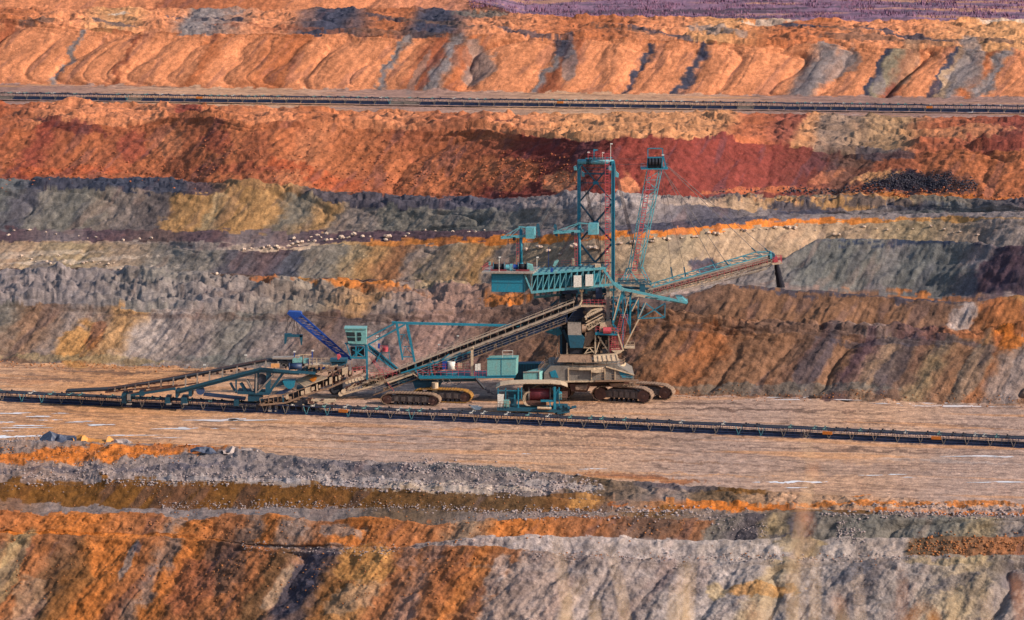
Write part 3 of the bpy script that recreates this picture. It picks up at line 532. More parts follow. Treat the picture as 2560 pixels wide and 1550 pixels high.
K_LTEAL = paint('worn_light_teal_paint', (116, 172, 170), .35, (150, 140, 126))
K_NAVY = paint('navy_steel', (32, 56, 94), .35, (88, 80, 90))
K_BLUE = paint('blue_paint', (10, 66, 150), .12, (40, 60, 100))
K_CREAM = paint('dusty_cream_steel', (206, 180, 150), .35, (140, 104, 84))
K_DUST = paint('dusty_grey_tan_steel', (178, 160, 142), .4, (116, 92, 80))
K_TAN = paint('dusty_brown_steel', (150, 120, 98), .4, (94, 72, 62))
K_GREY = paint('dusty_grey_steel', (158, 146, 136), .35, (120, 96, 80))
K_RUST = paint('rusty_steel', (104, 70, 60), .4, (60, 46, 48))
K_RED = paint('red_paint', (196, 76, 86), .15, (130, 80, 80))
K_WHITE = paint('white_panel', (228, 222, 212), .1, (180, 164, 150))
K_DARK = paint('dark_steel', (40, 42, 54), .2, (72, 62, 62))
K_RUB = paint('belt_rubber', (30, 32, 42), .12, (70, 62, 62), rough=.8)
K_ROPE = paint('steel_rope', (58, 44, 50), .1)
K_DRUM = paint('dark_red_drum', (128, 50, 58), .15, (90, 50, 56))
K_GLASS, _nt, _b = new_mat('cab_glass'); _b.inputs['Base Color'].default_value = (.02, .03, .035, 1); _b.inputs['Roughness'].default_value = .12
K_OR = paint('orange_box', (222, 128, 44), .2)

Y0 = 597.0
def q1(x, y, d=0): return P(1180 + x/2.9333, 340 + y/2.9333, Y0 + d)
def q2(x, y, d=0): return P(1180 + x/3.5519, 660 + y/3.5519, Y0 + d)
def q3(x, y, d=0): return P(640 + x/3.52, 760 + y/3.52, Y0 + d)
def q4(x, y, d=0): return P(x/3.4222, 860 + y/3.4222, Y0 + d)
def q5(x, y, d=0): return P(1180 + x/3.3905, 340 + y/3.3905, Y0 + d)
rnd = random.Random(5)
def deep(d): return (0.17*d, d, 0)
def lamp(parent, p, h, mat=K_GREY):
    m = MB(); m.tube(p, Vector(p) + Vector((0, 0, h)), .05, 6); o = m.build('lamp_post', mat, parent)
    m = MB(); m.box(Vector(p) + Vector((.15, 0, h)), .5, .35, .22); m.build('lamp_head', K_WHITE, o)
    return o
K_SIDE = paint('greasy_track_frame', (96, 84, 80), .35, (150, 140, 134)); K_BELT = paint('dusty_track_plates', (146, 120, 100), .45, (96, 76, 66))
def crawler(parent, c, length, height, width, yaw, name='crawler_track'):
    """one caterpillar: belt of plates round a side frame with rollers"""
    c = Vector(c); R_ = Matrix.Rotation(yaw, 3, 'Z')
    def W(x, y, z): return c + R_ @ Vector((x, y, z))
    h2 = height/2; L = length/2
    prof = [(-L+height*.55, 0), (L-height*.55, 0), (L-height*.18, height*.16), (L, height*.45), (L-height*.12, height*.74), (L-height*.55, height*.96), (L-height*1.3, height*1.02),
            (-L+height*1.3, height*1.02), (-L+height*.55, height*.96), (-L+height*.12, height*.74), (-L, height*.45), (-L+height*.18, height*.16)]
    m = MB(); t = .16
    P_ = []
    for i in range(len(prof)):                                # plates along the profile
        a = Vector((prof[i][0], 0, prof[i][1])); b = Vector((prof[(i+1) % len(prof)][0], 0, prof[(i+1) % len(prof)][1]))
        n = max(1, round((b-a).length/.62))
        for k in range(n): P_.append((a.lerp(b, k/n), a.lerp(b, (k+1)/n)))
    for a, b in P_:
        d = (b-a).normalized(); nrm = Vector((d.z, 0, -d.x)); g = d*.03
        q = [a+g, b-g, b-g-nrm*t, a+g-nrm*t]
        m.slab([W(v.x, -width/2, v.z) for v in q], R_ @ Vector((0, width, 0)))
        mid = (a+b)/2; m.slab([W(v.x, -width/2, v.z) for v in (mid+nrm*.07-d*.07, mid+nrm*.07+d*.07, mid+d*.07, mid-d*.07)], R_ @ Vector((0, width, 0)))
    belt = m.build(name, K_BELT, parent)
    m = MB()
    m.slab([W(x, -width*.36, z) for x, z in ((-L+height*.9, height*.28), (L-height*.9, height*.28), (L-height*.7, height*.62), (L-height*1.2, height*.82), (-L+height*1.2, height*.82), (-L+height*.7, height*.6))], R_ @ Vector((0, width*.72, 0)))
    for k in range(5):
        x = -L + height + (length - 2*height)*(k+.5)/5
        m.slab([W(x+a, -width*.46, z) for a, z in ((-.42, height*.35), (.42, height*.35), (.42, height*.72), (-.42, height*.72))], R_ @ Vector((0, width*.1, 0)))
    m.build('side_frame', K_SIDE, belt)
    for s in (-1, 1):
        m = MB(); m.tube(W(s*(L-height*.55), -width*.42, height*.47), W(s*(L-height*.55), width*.42, height*.47), height*.37, 16)
        m.tube(W(s*(L-height*.55), -width*.5, height*.47), W(s*(L-height*.55), width*.5, height*.47), height*.12, 10)
        m.build('end_wheel', K_RUST, belt, smooth=True)
    n = int((length - 2*height)/.95)
    for k in range(n):
        m = MB(); x = -L + height + (length-2*height)*(k+.5)/n
        m.tube(W(x, -width*.4, .42), W(x, width*.4, .42), .36, 10); m.build('roller', K_DARK, belt)
    return belt

# ================================================================ the spreader
sp_root = thing('spreader', 'huge turquoise crawler spreader with tall portal tower, counterweight arm and long discharge boom', 'mining machine', P(1440, 990, Y0))
S = sp_root
# counterweight arm
m = MB(); m.slab([q5(165,1168,-4), q5(443,1168,-4), q5(443,1325,-4), q5(165,1320,-4)], deep(8)); cw = m.build('counterweight', K_TEAL, S)
m = MB(); m.bar(q5(163,1243,-4.05), q5(445,1245,-4.05), .06, .09); m.bar(q5(441,1170,-4.05), q5(441,1325,-4.05), .1); m.bar(q5(166,1170,-4.05), q5(166,1321,-4.05), .1); m.build('seam', K_DT, cw)
m = MB(); m.slab([q5(80,1153,-5), q5(520,1157,-5), q5(520,1169,-5), q5(80,1165,-5)], deep(9.5)); wp = m.build('winch_platform', K_GREY, S)
m = MB()
m.rail(q5(82,1153,-4.9), q5(82,1153,-4.9)+Vector((1.5, 8, 0))); m.rail(q5(82,1153,-4.9), q5(160,1154,-4.9)); m.rail(q5(100,1120,4), q5(540,1120,4))
m.build('platform_railing', K_RED, S)
for x0, x1, mt in ((185, 268, K_RUB), (395, 462, K_RUB)):
    w0 = MB(); w0.tube(q5(x0,1108,-2), q5(x1,1108,-2), .62, 18); wn = w0.build('winch_drum', mt, S, smooth=True)
    w0 = MB()
    for x in (x0-8, x1): w0.tube(q5(x,1106,-2), q5(x+8,1106,-2), .9, 18)
    w0.build('drum_flange', K_DT, wn, smooth=True)
    w0 = MB(); w0.slab([q5(x0-25,1134,-3.2), q5(x1+25,1134,-3.2), q5(x1+25,1152,-3.2), q5(x0-25,1152,-3.2)], (0, 2.4, 0)); w0.build('drum_base', K_DRUM, wn)
m = MB(); m.tube(q5(285,1112,-2.2), q5(318,1112,-2.2), .55, 12); m.slab([q5(322,1090,-2.6), q5(345,1090,-2.6), q5(345,1150,-2.6), q5(322,1150,-2.6)], (0, 1.2, 0)); m.build('winch_gearbox', K_LT, S, smooth=False)
m = MB(); m.tube(q5(350,1108,-2.2), q5(388,1108,-2.2), .5, 12); m.build('winch_motor', K_BLUE, S)
m = MB(); m.slab([q5(470,1085,-2.2), q5(515,1095,-2.2), q5(525,1150,-2.2), q5(470,1150,-2.2)], (0, 1.6, 0)); m.slab([q5(140,1068,-3.5), q5(160,1068,-3.5), q5(160,1095,-3.5), q5(140,1095,-3.5)], (0,.4,0)); m.bar(q5(150,1095,-3.4), q5(150,1152,-3.4), .08); m.build('winch_housing', K_LTEAL, S)
for x, y, h in ((230, 1150, 3.0), (550, 1150, 3.0)): lamp(S, q5(x, y, -4.5), h, K_WHITE)
m = MB(); m.tube(q5(648,1110,0), q5(648,940,0), .05, 6); m.build('antenna', K_BLUE, S)
# arm truss, both sides
tr = MB()
for dy, sx in ((-4, 0), (4, 27)):
    b0, b1 = q5(500+sx,1325,dy), q5(1192+sx,1258,dy); t0, t1 = q5(512+sx,1172,dy), q5(1135+sx,1120,dy)
    if dy > 0: b0.z -= 1.05; b1.z -= 1.05; t0.z -= 1.05; t1.z -= 1.05
    tr.bar(b0, b1, .42, .5); tr.bar(t0, t1, .38, .46)
    n = 13
    for k in range(n+1):
        u = k/n; A = t0.lerp(t1, u); B = b0.lerp(b1, min(1, u*.91)); tr.bar(A, B, .16, .28)
        if k < n: tr.bar(t0.lerp(t1, (k+1)/n), B, .12, .2)
    tr.bar(q5(448,1180,dy), q5(505,1318,dy), .3); tr.bar(q5(1118,1135,dy), q5(1205,1255,dy), .42)
tr.build('arm_truss', K_LT, S)
m = MB()
for a, b_ in (((560,1196),(596,1290)), ((640,1190),(672,1286)), ((706,1184),(750,1280)), ((780,1180),(822,1274)), ((1036,1160),(1072,1240))):
    m.slab([q5(a[0],a[1],-2.5), q5(b_[0]+18,a[1]-2,-2.5), q5(b_[0]+8,b_[1]-4,-2.5), q5(a[0]-14,b_[1],-2.5)], (0, .1, 0))
m.build('arm_side_plate', K_TEAL, S)
m = MB(); m.slab([q5(512,1182,-1.5), q5(1100,1135,-1.5), q5(1100,1252,-1.5), q5(512,1308,-1.5)], (0, .12, 0)); m.build('arm_wall', K_DT, S)
m = MB(); m.slab([q5(512,1168,-4), q5(1135,1118,-4), q5(1160,1092,3.8), q5(560,1122,3.8)], (0, 0, .1)); m.build('arm_deck', K_LTEAL, S)
m = MB()
for k in range(12):
    u = k/11; a = q5(512,1166,-4.1).lerp(q5(1135,1116,-4.1), u); b_ = q5(565,1110,4).lerp(q5(1160,1080,4), u); m.bar(a, b_, .22, .3)
m.rail(q5(565,1112,4), q5(1160,1088,4), 1.0, 2)
m.build('deck_crossbeam', K_DT, S)
for pts in (((862,1185),(928,1184),(928,1280),(862,1283)), ((962,1177),(1028,1175),(1028,1270),(962,1274))):
    m = MB(); m.slab([q5(x,y,-4.9) for x, y in pts], (0, .55, 0)); m.build('switch_cabinet', K_WHITE, S)
m = MB(); m.slab([q5(685,1100,-3), q5(700,1062,-3), q5(726,1048,-3), q5(735,1062,-3), q5(705,1108,-3)], (0, .5, 0)); m.build('rope_guide', K_LTEAL, S)
m = MB(); m.slab([q5(666,1120,-4.2), q5(688,1120,-4.2), q5(684,1155,-4.2), q5(664,1155,-4.2)], (0, .5, 0)); m.build('guide_foot', K_BLUE, S)
m = MB(); m.rail(q5(762,1098,2), q5(845,1098,2)); m.rail(q5(762,1098,-1), q5(845,1098,-1)); m.build('deck_railing', K_RED, S)
m = MB(); m.slab([q5(845,1040,1), q5(872,1040,1), q5(868,1095,1), q5(842,1095,1)], (0, 1, 0)); m.slab([q5(1043,1092,-3), q5(1092,1092,-3), q5(1092,1115,-3), q5(1043,1115,-3)], (0, 2, 0)); m.build('deck_box', K_CREAM, S)
# two slewing cranes on the arm
def crane(px, ytop, ybot, jibx, jy, bx0, bx1, by0, by1, dy):
    m = MB(); m.tube(q5(px,ybot,dy), q5(px,ytop+20,dy), .33, 12); m.tube(q5(px,ybot-8,dy), q5(px,ybot,dy), .5, 12); po = m.build('crane_post', K_TEAL, S, smooth=True)
    m = MB(); m.slab([q5(jibx,jy,dy-.5), q5(px+40,jy-14,dy-.5), q5(px+40,jy+8,dy-.5), q5(jibx,jy+22,dy-.5)], (0, .6, 0))
    for d in (-.6, .6):
        m.bar(q5(px,ytop,dy+d), q5(jibx+20,jy,dy+d), .14); m.bar(q5(px-8,ytop+10,dy+d), q5((jibx+px)/2,jy-4,dy+d), .12); m.bar(q5((jibx+px)/2+10,ytop+40,dy+d), q5((jibx+px)/2-20,jy,dy+d), .1)
        m.bar(q5(px,ytop,dy+d), q5(bx0+20,by0+3,dy+d), .14); m.bar(q5(bx0-20,jy,dy+d), q5(bx1,jy,dy+d), .16)
        m.bar(q5(px,ytop,dy+d), q5(px+30,jy,dy+d), .1)
    m.bar(q5(px-20,ytop,dy), q5(px+60,ytop+8,dy), .2)
    m.build('crane_jib', K_LT, po)
    m = MB(); m.slab([q5(bx0,by0,dy-1), q5(bx1,by0,dy-1), q5(bx1,by1,dy-1), q5(bx0,by1,dy-1)], deep(2.0)); m.build('crane_counterweight', K_LT, po)
    m = MB(); m.rail(q5(jibx+60,jy+65,dy-.6), q5(px-30,jy+65,dy-.6), 1.0, .7); m.bar(q5(jibx+65,jy+20,dy), q5(jibx+65,jy+66,dy), .06); m.bar(q5(px-32,jy+5,dy), q5(px-32,jy+66,dy), .06)
    m.slab([q5(px-70,jy+5,dy-.5), q5(px-45,jy+5,dy-.5), q5(px-45,jy+35,dy-.5), q5(px-70,jy+35,dy-.5)], (0, 1, 0)); m.build('crane_hoist', K_DARK, po)
    m = MB(); m.ladder(q5(px-27,ybot,dy), q5(px-27,jy+40,dy), .55, .4, .06, True); m.build('crane_ladder', K_RED, po)
crane(415, 768, 1082, 245, 852, 455, 528, 776, 870, 0)
crane(910, 735, 1096, 690, 808, 985, 1065, 742, 836, -2)
for x, y, dy in ((565,800,-3), (712,803,-2)):
    m = MB(); m.slab([q5(x-18,y-50,dy), q5(x-4,y-58,dy), q5(x+6,y-45,dy), q5(x+16,y+40,dy), q5(x+10,y+52,dy), q5(x-2,y+45,dy), q5(x-10,y,dy)], (0, .5, 0))
    for k in (-32, 0, 32): m.tube(q5(x-3+k*.15,y+k,dy-.12), q5(x-3+k*.15,y+k,dy+.6), .36, 12)
    m.bar(q5(x+8,y+50,dy+.2), q5(x+16,y+100,dy+.2), .05); m.build('pulley_block', K_DT, S)
# portal tower
m = MB(); m.bar(q5(907,205,2), q5(907,1100,2), .72, .9); m.build('tower_leg', K_TEAL, S)
m = MB(); m.bar(q5(1196,212,-1), q5(1196,1262,-1), .74, .9); m.bar(q5(1206,230,-1.5), q5(1206,1255,-1.5), .16, .2); m.build('tower_leg', K_TEAL, S)
m = MB(); m.tube(q5(900,217,1.5), q5(1200,222,-.5), .52, 16); m.bar(q5(930,240,1.6), q5(892,300,1.6), .2); m.build('tower_head_beam', K_LT, S, smooth=True)
m = MB()
for k in range(11):
    x = 970 + k*13.2; m.tube(q5(x,218,.9), q5(x+7,218,.9), .64, 18)
m.build('head_pulley', K_RUB, S)
for pts, dy in ((((862,262),(884,250),(892,290),(866,290)),1), (((1150,268),(1172,250),(1184,292),(1152,292)),-2), (((1214,232),(1222,300),(1246,322),(1242,352),(1216,348)),-1.4), (((926,262),(934,300),(956,318),(954,346),(930,344)),1.4)):
    m = MB(); m.slab([q5(x,y,dy) for x, y in pts], (0, 1.1, 0)); m.build('rope_cheek_plate', K_LT, S)
br = MB(); lg = MB()
def LR(x, y): return q5(x, y, 2 - 3*(x-907)/289.)
for a, b_, w_ in (((925,240),(1180,545),.22), ((1178,240),(922,548),.22), ((920,578),(1045,735),.34), ((1182,578),(1045,735),.34), ((1045,735),(1182,888),.34), ((1045,735),(925,880),.30), ((925,920),(1045,1072),.34), ((1182,918),(1045,1072),.34),
                  ((920,397),(1182,398),.16), ((920,736),(1182,738),.16), ((925,1072),(1182,1074),.16), ((930,320),(1170,322),.26), ((950,266),(1150,268),.08), ((950,292),(1150,294),.08)):
    br.bar(LR(*a), LR(*b_), w_)
    if w_ > .2:
        br.bar(LR(*a)+Vector((0, 1.4, 0)), LR(*b_)+Vector((0, 1.4, 0)), w_*.5)
br.build('tower_bracing', K_DT, S)
m = MB(); m.slab([LR(1028,385), LR(1070,385), LR(1075,410), LR(1025,410)], (0, -.3, 0)); m.slab([LR(1022,720), LR(1072,720), LR(1072,752), LR(1020,752)], (0, -.3, 0)); m.build('gusset_plate', K_TEAL, S)
m = MB(); m.ladder(q5(1145,1190,-1.5), q5(1145,150,-1.5), .8, .55, .09, True); m.build('tower_ladder', K_RED, S)
m = MB(); m.rail(q5(985,195,-.6), q5(1195,195,-.6), 1.3, .8); m.rail(q5(985,180,2), q5(1195,180,2), 1.3, .8); m.build('head_railing', K_RED, S)
m = MB(); m.bar(q5(1034,200,0), q5(1034,112,0), .22); m.slab([q5(1030,112,0), q5(1070,116,0), q5(1070,124,0), q5(1030,130,0)], (0,.3,0)); m.bar(q5(960,190,0), q5(1190,184,0), .14, .2); m.build('davit', K_TEAL, S)
lamp(S, q5(1175,205,-1), 3.4, K_WHITE); lamp(S, q5(983,200,0), 1.5, K_RED); lamp(S, q5(1105,195,0), 1.3, K_WHITE)
rp = MB()
def rope(p, q_, r=.045): rp.tube(p, q_, r*1.2, 5)
for k in (0, 10): rope(q5(868+k,292,1.5), q5(440+k,1015,-1)); rope(q5(1154+k,292,-1), q5(722+k,1045,-3))
for k in range(4): rope(q5(932+8*k,348,1.6), q5(1120+8*k,1210,-1), .05); rope(q5(1218+8*k,352,-.8), q5(1412+8*k,1150,-2), .05)
rope(q5(990,240,.5), q5(990,1080,.5), .03); rope(q5(1090,240,.5), q5(1088,1080,.5), .03)
rope(q5(1200,195,-1), q1(1290,168,1), .03); rope(q5(1200,240,-1), q1(1290,210,1), .03)
# boom mast
ms = MB()
mc = [((1283,250),(1148,965),-1.5), ((1392,250),(1248,965),-1.5), ((1300,250),(1166,965),1.6), ((1372,250),(1228,965),1.6)]
for a, b_, d in mc: ms.bar(q1(*a,d), q1(*b_,d), .2)
ms.zig(q1(*mc[0][0],-1.5), q1(*mc[0][1],-1.5), q1(*mc[1][0],-1.5), q1(*mc[1][1],-1.5), 10, .1)
ms.zig(q1(*mc[2][0],1.6), q1(*mc[2][1],1.6), q1(*mc[3][0],1.6), q1(*mc[3][1],1.6), 10, .09)
ms.zig(q1(*mc[1][0],-1.5), q1(*mc[1][1],-1.5), q1(*mc[3][0],1.6), q1(*mc[3][1],1.6), 10, .09)
for a, b_, d in (((1148,965),(1078,1082),-2), ((1250,965),(1318,1090),-2), ((1166,965),(1110,1060),2.4), ((1228,965),(1280,1060),2.4), ((1148,965),(1225,1085),-2), ((1130,972),(1262,968),-1.6), ((1165,990),(1130,1080),-2), ((1130,975),(1120,1060),-1.8)):
    ms.bar(q1(*a,d), q1(*b_,d), .22)
ms.build('mast_lattice', K_LT, S)
m = MB()
for y in (1058, 1082): m.bar(q1(1070,y,-2.4), q1(1315,y+6,-2.4), .2); m.bar(q1(1070,y-10,2.4), q1(1290,y-6,2.4), .2)
m.zig(q1(1070,1058,-2.4), q1(1315,1064,-2.4), q1(1070,1082,-2.4), q1(1315,1088,-2.4), 9, .1)
m.bar(q1(1060,1108,-1), q1(1300,1120,-1), .4, .5); m.build('mast_base_truss', K_DT, S)
m = MB(); m.ladder(q1(1190,985,-2), q1(1308,255,-2), .8, .55, .09, True); m.rail(q1(1050,1058,-3), q1(1290,1062,-3), 1.3); m.rail(q1(1050,1040,2.5), q1(1280,1045,2.5), 1.3); m.rail(q1(1160,1000,-1.6), q1(1240,1002,-1.6), 1.0)
m.build('mast_ladder', K_RED, S)
m = MB(); m.slab([q1(1290,160,-1.2), q1(1392,158,-1.2), q1(1402,238,-1.2), q1(1284,238,-1.2)], (0, 2.8, 0))
for k in range(4): m.tube(q1(1298+24*k,190,-1.5), q1(1312+24*k,190,-1.5), .8, 14)
m.build('mast_head', K_DARK, S)
m = MB(); m.slab([q1(1240,238,-2), q1(1438,238,-2), q1(1438,246,-2), q1(1240,246,-2)], (0, 4, 0))
for x in (1290, 1398): m.bar(q1(x,158,-1), q1(x,90,-1), .2); m.bar(q1(x,158,-1), q1(x-6,240,-1.4), .22)
m.bar(q1(1288,91,-1), q1(1400,91,-1), .2); m.bar(q1(1398,130,-1), q1(1425,240,-1), .3); m.bar(q1(1285,160,-1.4), q1(1400,158,-1.4), .16)
m.rail(q1(1240,238,-1.9), q1(1284,238,-1.9), 1); m.rail(q1(1405,238,-1.9), q1(1436,238,-1.9), 1); m.build('mast_head_platform', K_TEAL, S)
lamp(S, q1(1395,160,-1), .6, K_WHITE)
for a, b_ in (((1432,225),(2052,820)), ((1440,225),(2148,822)), ((1405,255),(1755,908)), ((1412,262),(1852,912)), ((1385,300),(1460,965)), ((1392,300),(1556,965))):
    rope(q1(*a,-.5), q1(*b_,-1.5 if a[0] % 2 else 1.2), .05 if a[0] > 1395 else .03)
rp.build('rope_set', K_ROPE, S)
m = MB()
for a, b_ in (((2050,820),(2078,846)), ((2146,822),(2172,848)), ((1754,906),(1780,946)), ((1850,910),(1876,944)), ((1458,960),(1470,1034)), ((1554,960),(1567,1030))):
    m.bar(q1(*a,-1.2), q1(*b_,-1.2), .28)
m.slab([q1(1228,1090,-2.4), q1(1270,1090,-2.4), q1(1272,1160,-2.4), q1(1232,1160,-2.4)], (0, .8, 0)); m.build('rope_turnbuckle', K_DT, S)
# discharge boom
bt = MB()
def B(x, y, d): return q1(x, y, d)
e = 1.9
bt.bar(B(1296,1088,e), B(2085,850,e), .22); bt.bar(B(1330,1108,-e), B(2192,866,-e), .24)
bt.zig(B(1296,1088,e), B(2085,850,e), B(1330,1108,-e), B(2192,866,-e), 15, .13)
bt.bar(B(2085,850,e), B(2190,848,e), .2); bt.bar(B(2190,848,e), B(2192,866,-e), .3)
for x, y in ((2190, 866),): bt.bar(B(x,y,-e), B(2196,900,-e), .5)
bt.build('boom_roof_truss', K_LT, S)
m = MB()
for d in (-e, e):
    m.bar(B(1290,1126,d), B(2196,888,d), .16, .22); m.bar(B(1292,1172,d), B(2206,932,d), .2, .28)
    m.zig(B(1290,1126,d), B(2196,888,d), B(1292,1172,d), B(2206,932,d), 30, .1)
m.bar(B(1300,1150,-e-.9), B(2190,905,-e-.9), .1, .12)
m.bar(B(1340,1176,-e-.8), B(2160,968,-e-.8), .16, .2); m.bar(B(1540,1140,-e-.8), B(1850,1060,-e-.8), .3, .12)
m.zig(B(1292,1172,-e), B(2206,932,-e), B(1340,1180,-.4), B(2160,964,-.4), 22, .08)
for k in range(9):
    u = k/8; a = B(1340,1176,-e-.8).lerp(B(2160,968,-e-.8), u); m.bar(a, a+Vector((0, 3.6, 0)), .12)
m.bar(B(2165,966,-e), B(2206,935,-e), .16); m.bar(B(1850,1062,-e), B(2165,975,-e), .2)
m.build('boom_side_truss', K_DUST, S)
m = MB(); m.slab([B(1280,1128,-.9), B(2196,890,-.9), B(2196,902,-.9), B(1280,1142,-.9)], (0, 1.9, 0)); m.build('boom_belt', K_DUST, S)
m = MB(); m.slab([B(1285,1152,-1.0), B(2196,912,-1.0), B(2196,922,-1.0), B(1285,1166,-1.0)], (0, 2, 0)); m.build('boom_return_belt', K_RUST, S)
m = MB(); m.rail(B(1330,1160,-e-1.0), B(2165,938,-e-1.0), 1.0, 1.5, .055); m.rail(B(1300,1142,e+.8), B(2180,905,e+.8), 1.0, 1.5, .05); m.build('boom_walkway_railing', K_RED, S)
m = MB(); m.tube(B(2196,882,-1.6), B(2196,876,1.6), .75, 16); m.bar(B(2180,846,-1.7), B(2206,905,-1.7), .35); m.build('head_drum', K_DT, S)
m = MB(); m.slab([B(2196,934,-2.2), B(2276,930,-2.2), B(2276,938,-2.2), B(2206,946,-2.2)], (0, 4.4, 0)); m.build('head_platform', K_CREAM, S)
m = MB(); m.rail(B(2205,932,-2.2), B(2272,930,-2.2), 1.2, .6, .07); m.rail(B(2272,930,-2.2), B(2272,930,-2.2)+Vector((0, 4.2, 0)), 1.2, 1); m.rail(B(2205,918,2), B(2272,916,2), 1.2, .6, .07); m.slab([B(2210,890,-1.2), B(2240,885,-1.2), B(2245,925,-1.2), B(2212,928,-1.2)], (0, 1.6, 0)); m.build('head_railing', K_RED, S)
# lower cantilever and braced frame right of the tower
m = MB()
for d in (-3, 2):
    s_ = 0 if d < 0 else 14
    m.bar(q1(1040+s_,1080,d), q1(1112+s_,1132,d), .6, .7); m.bar(q1(1100+s_,1122,d), q1(1578-s_,1222,d), .36, .5)
m.slab([q1(1500,1188,-3), q1(1545,1190,-3), q1(1585,1222,-3), q1(1540,1226,-3)], (0, 5, 0))
m.bar(q1(1270,1180,-2), q1(1575,1228,-2), .3)
for k in range(8):
    u = k/7; a = q1(1112,1130,-3).lerp(q1(1578,1222,-3), u); m.bar(a, a+Vector((.3, 5, 0)), .2)
m.build('cantilever_beam', K_LT, S)
m = MB()
for a, b_, w_ in (((1475,485),(1712,475),.22), ((1715,345),(1712,478),.18), ((1545,350),(1710,476),.22), ((1710,350),(1500,480),.22), ((1340,235),(1250,520),.5), ((1340,240),(1340,745),.36), ((1405,280),(1405,620),.34), ((1475,320),(1475,485),.28),
                  ((1545,345),(1478,490),.24), ((1260,180),(1250,530),.3), ((1350,250),(1405,600),.2), ((1475,330),(1410,420),.2), ((1340,470),(1262,330),.2), ((1250,530),(1300,600),.4), ((1262,300),(1340,300),.2), ((1340,420),(1405,560),.24), ((1405,330),(1475,330),.3),
                  ((1460,335),(1415,400),.3), ((1530,350),(1480,485),.3)):
    m.bar(q2(*a,-2.5), q2(*b_,-2.5), w_); 
    if w_ < .4: m.bar(q2(*a,2), q2(*b_,2), w_*.8)
m.build('frame_post', K_TEAL, S)
m = MB()
for a, b_, w_ in (((1480,492),(1352,745),.26), ((1320,250),(1255,500),.2), ((1392,295),(1345,480),.16), ((1290,600),(1345,770),.3), ((1480,300),(1420,420),.2), ((1545,340),(1478,480),.14)):
    m.bar(q2(*a,-3), q2(*b_,-3), w_)
m.slab([q2(1352,742,-3), q2(1446,742,-3), q2(1446,750,-3), q2(1352,750,-3)], (0, 2.5, 0)); m.rail(q2(1365,742,-3), q2(1442,742,-3), 1.2, .8, .08)
m.build('frame_brace', K_CREAM, S)
m = MB(); m.bar(q2(1208,205,-1), q2(1208,505,-1), .68, .7); m.build('concrete_grey_column', K_GREY, S)
# centre under the arm
m = MB()
for a, b_, w_ in (((790,235),(790,340),.6), ((880,240),(880,330),.5), ((785,330),(900,270),.3), ((930,225),(930,330),.4), ((760,320),(700,370),.3), ((880,300),(755,400),.2), ((1060,230),(1060,370),.4), ((985,290),(1060,370),.25), ((1150,220),(1150,370),.3), ((790,560),(790,800),.5), ((810,590),(880,740),.6), ((990,380),(1200,260),.3), ((1100,540),(1100,800),.4)):
    m.bar(q2(*a,1), q2(*b_,1), w_); m.bar(q2(*a,3.5), q2(*b_,3.5), w_)
m.slab([q2(780,235,3), q2(1190,215,3), q2(1190,260,3), q2(780,275,3)], (0, 1, 0)); m.build('pylon_frame', K_DT, S)
m = MB(); m.slab([q2(1098,215,-.5), q2(1156,212,-.5), q2(1156,305,-.5), q2(1098,308,-.5)], (0, 2, 0)); m.slab([q2(800,238,0), q2(940,236,0), q2(940,262,0), q2(800,266,0)], (0, 2, 0)); m.slab([q2(820,385,1.5), q2(1000,380,1.5), q2(1000,470,1.5), q2(870,520,1.5)], (0, 3, 0)); m.build('machinery_casing', K_NAVY, S)
m = MB(); m.slab([q2(968,368,-2), q2(1192,366,-2), q2(1192,380,-2), q2(968,382,-2)], (0, 3, 0)); m.tube(q2(972,245,-2), q2(972,330,-2), .22, 8); m.tube(q2(972,330,-2), q2(950,372,-2), .22, 8); m.tube(q2(955,236,-2), q2(992,236,-2), .3, 8); m.build('upper_walkway', K_CREAM, S)
m = MB(); m.rail(q2(985,367,-2), q2(1190,366,-2), 1.1, .8, .06); m.rail(q2(1110,310,0), q2(1190,310,0), 1.1); m.build('upper_railing', K_RED, S)
for k in range(12):
    pass
m = MB()
for k in range(9):
    x = 1012 + k*17; y = 470 - k*8.5; m.tube(q2(x,y,-2), q2(x,y,0), .3, 8)
m.slab([q2(1005,495,-1.8), q2(1020,440,-1.8), q2(1060,405,-1.8), q2(1140,385,-1.8), q2(1145,398,-1.8), q2(1070,418,-1.8), q2(1030,450,-1.8), q2(1018,500,-1.8)], (0, 2.4, 0))
m.bar(q2(1010,545,-2), q2(1165,465,-2), .3); m.bar(q2(1030,585,-2), q2(1175,500,-2), .26); m.zig(q2(1010,545,-2), q2(1165,465,-2), q2(1030,585,-2), q2(1175,500,-2), 7, .1); m.bar(q2(1010,520,-2), q2(1160,440,-2), .2)
m.build('transfer_conveyor', K_CREAM, S)
m = MB(); m.slab([q2(850,530,-3), q2(968,530,-3), q2(972,632,-3), q2(852,630,-3)], (0, 3.5, 0)); hp = m.build('hopper', K_GREY, S)
m = MB(); m.slab([q2(852,630,-3), q2(972,632,-3), q2(1002,660,-3), q2(985,745,-3), q2(872,745,-3)], (0, 3.3, 0)); m.build('hopper_chute', K_DT, hp)
m = MB()
for x in (852, 880, 910, 940, 968): m.bar(q2(x,530,-3.05), q2(x,528,-3.05)+Vector((0,0,.8)), .06)
for k in range(7): m.bar(q2(870+22*k,465,-1), q2(870+22*k,528,-1), .05)
for y in (465, 487, 510): m.bar(q2(870,y,-1), q2(1004,y,-1), .05)
m.build('safety_mesh', K_DARK, S)
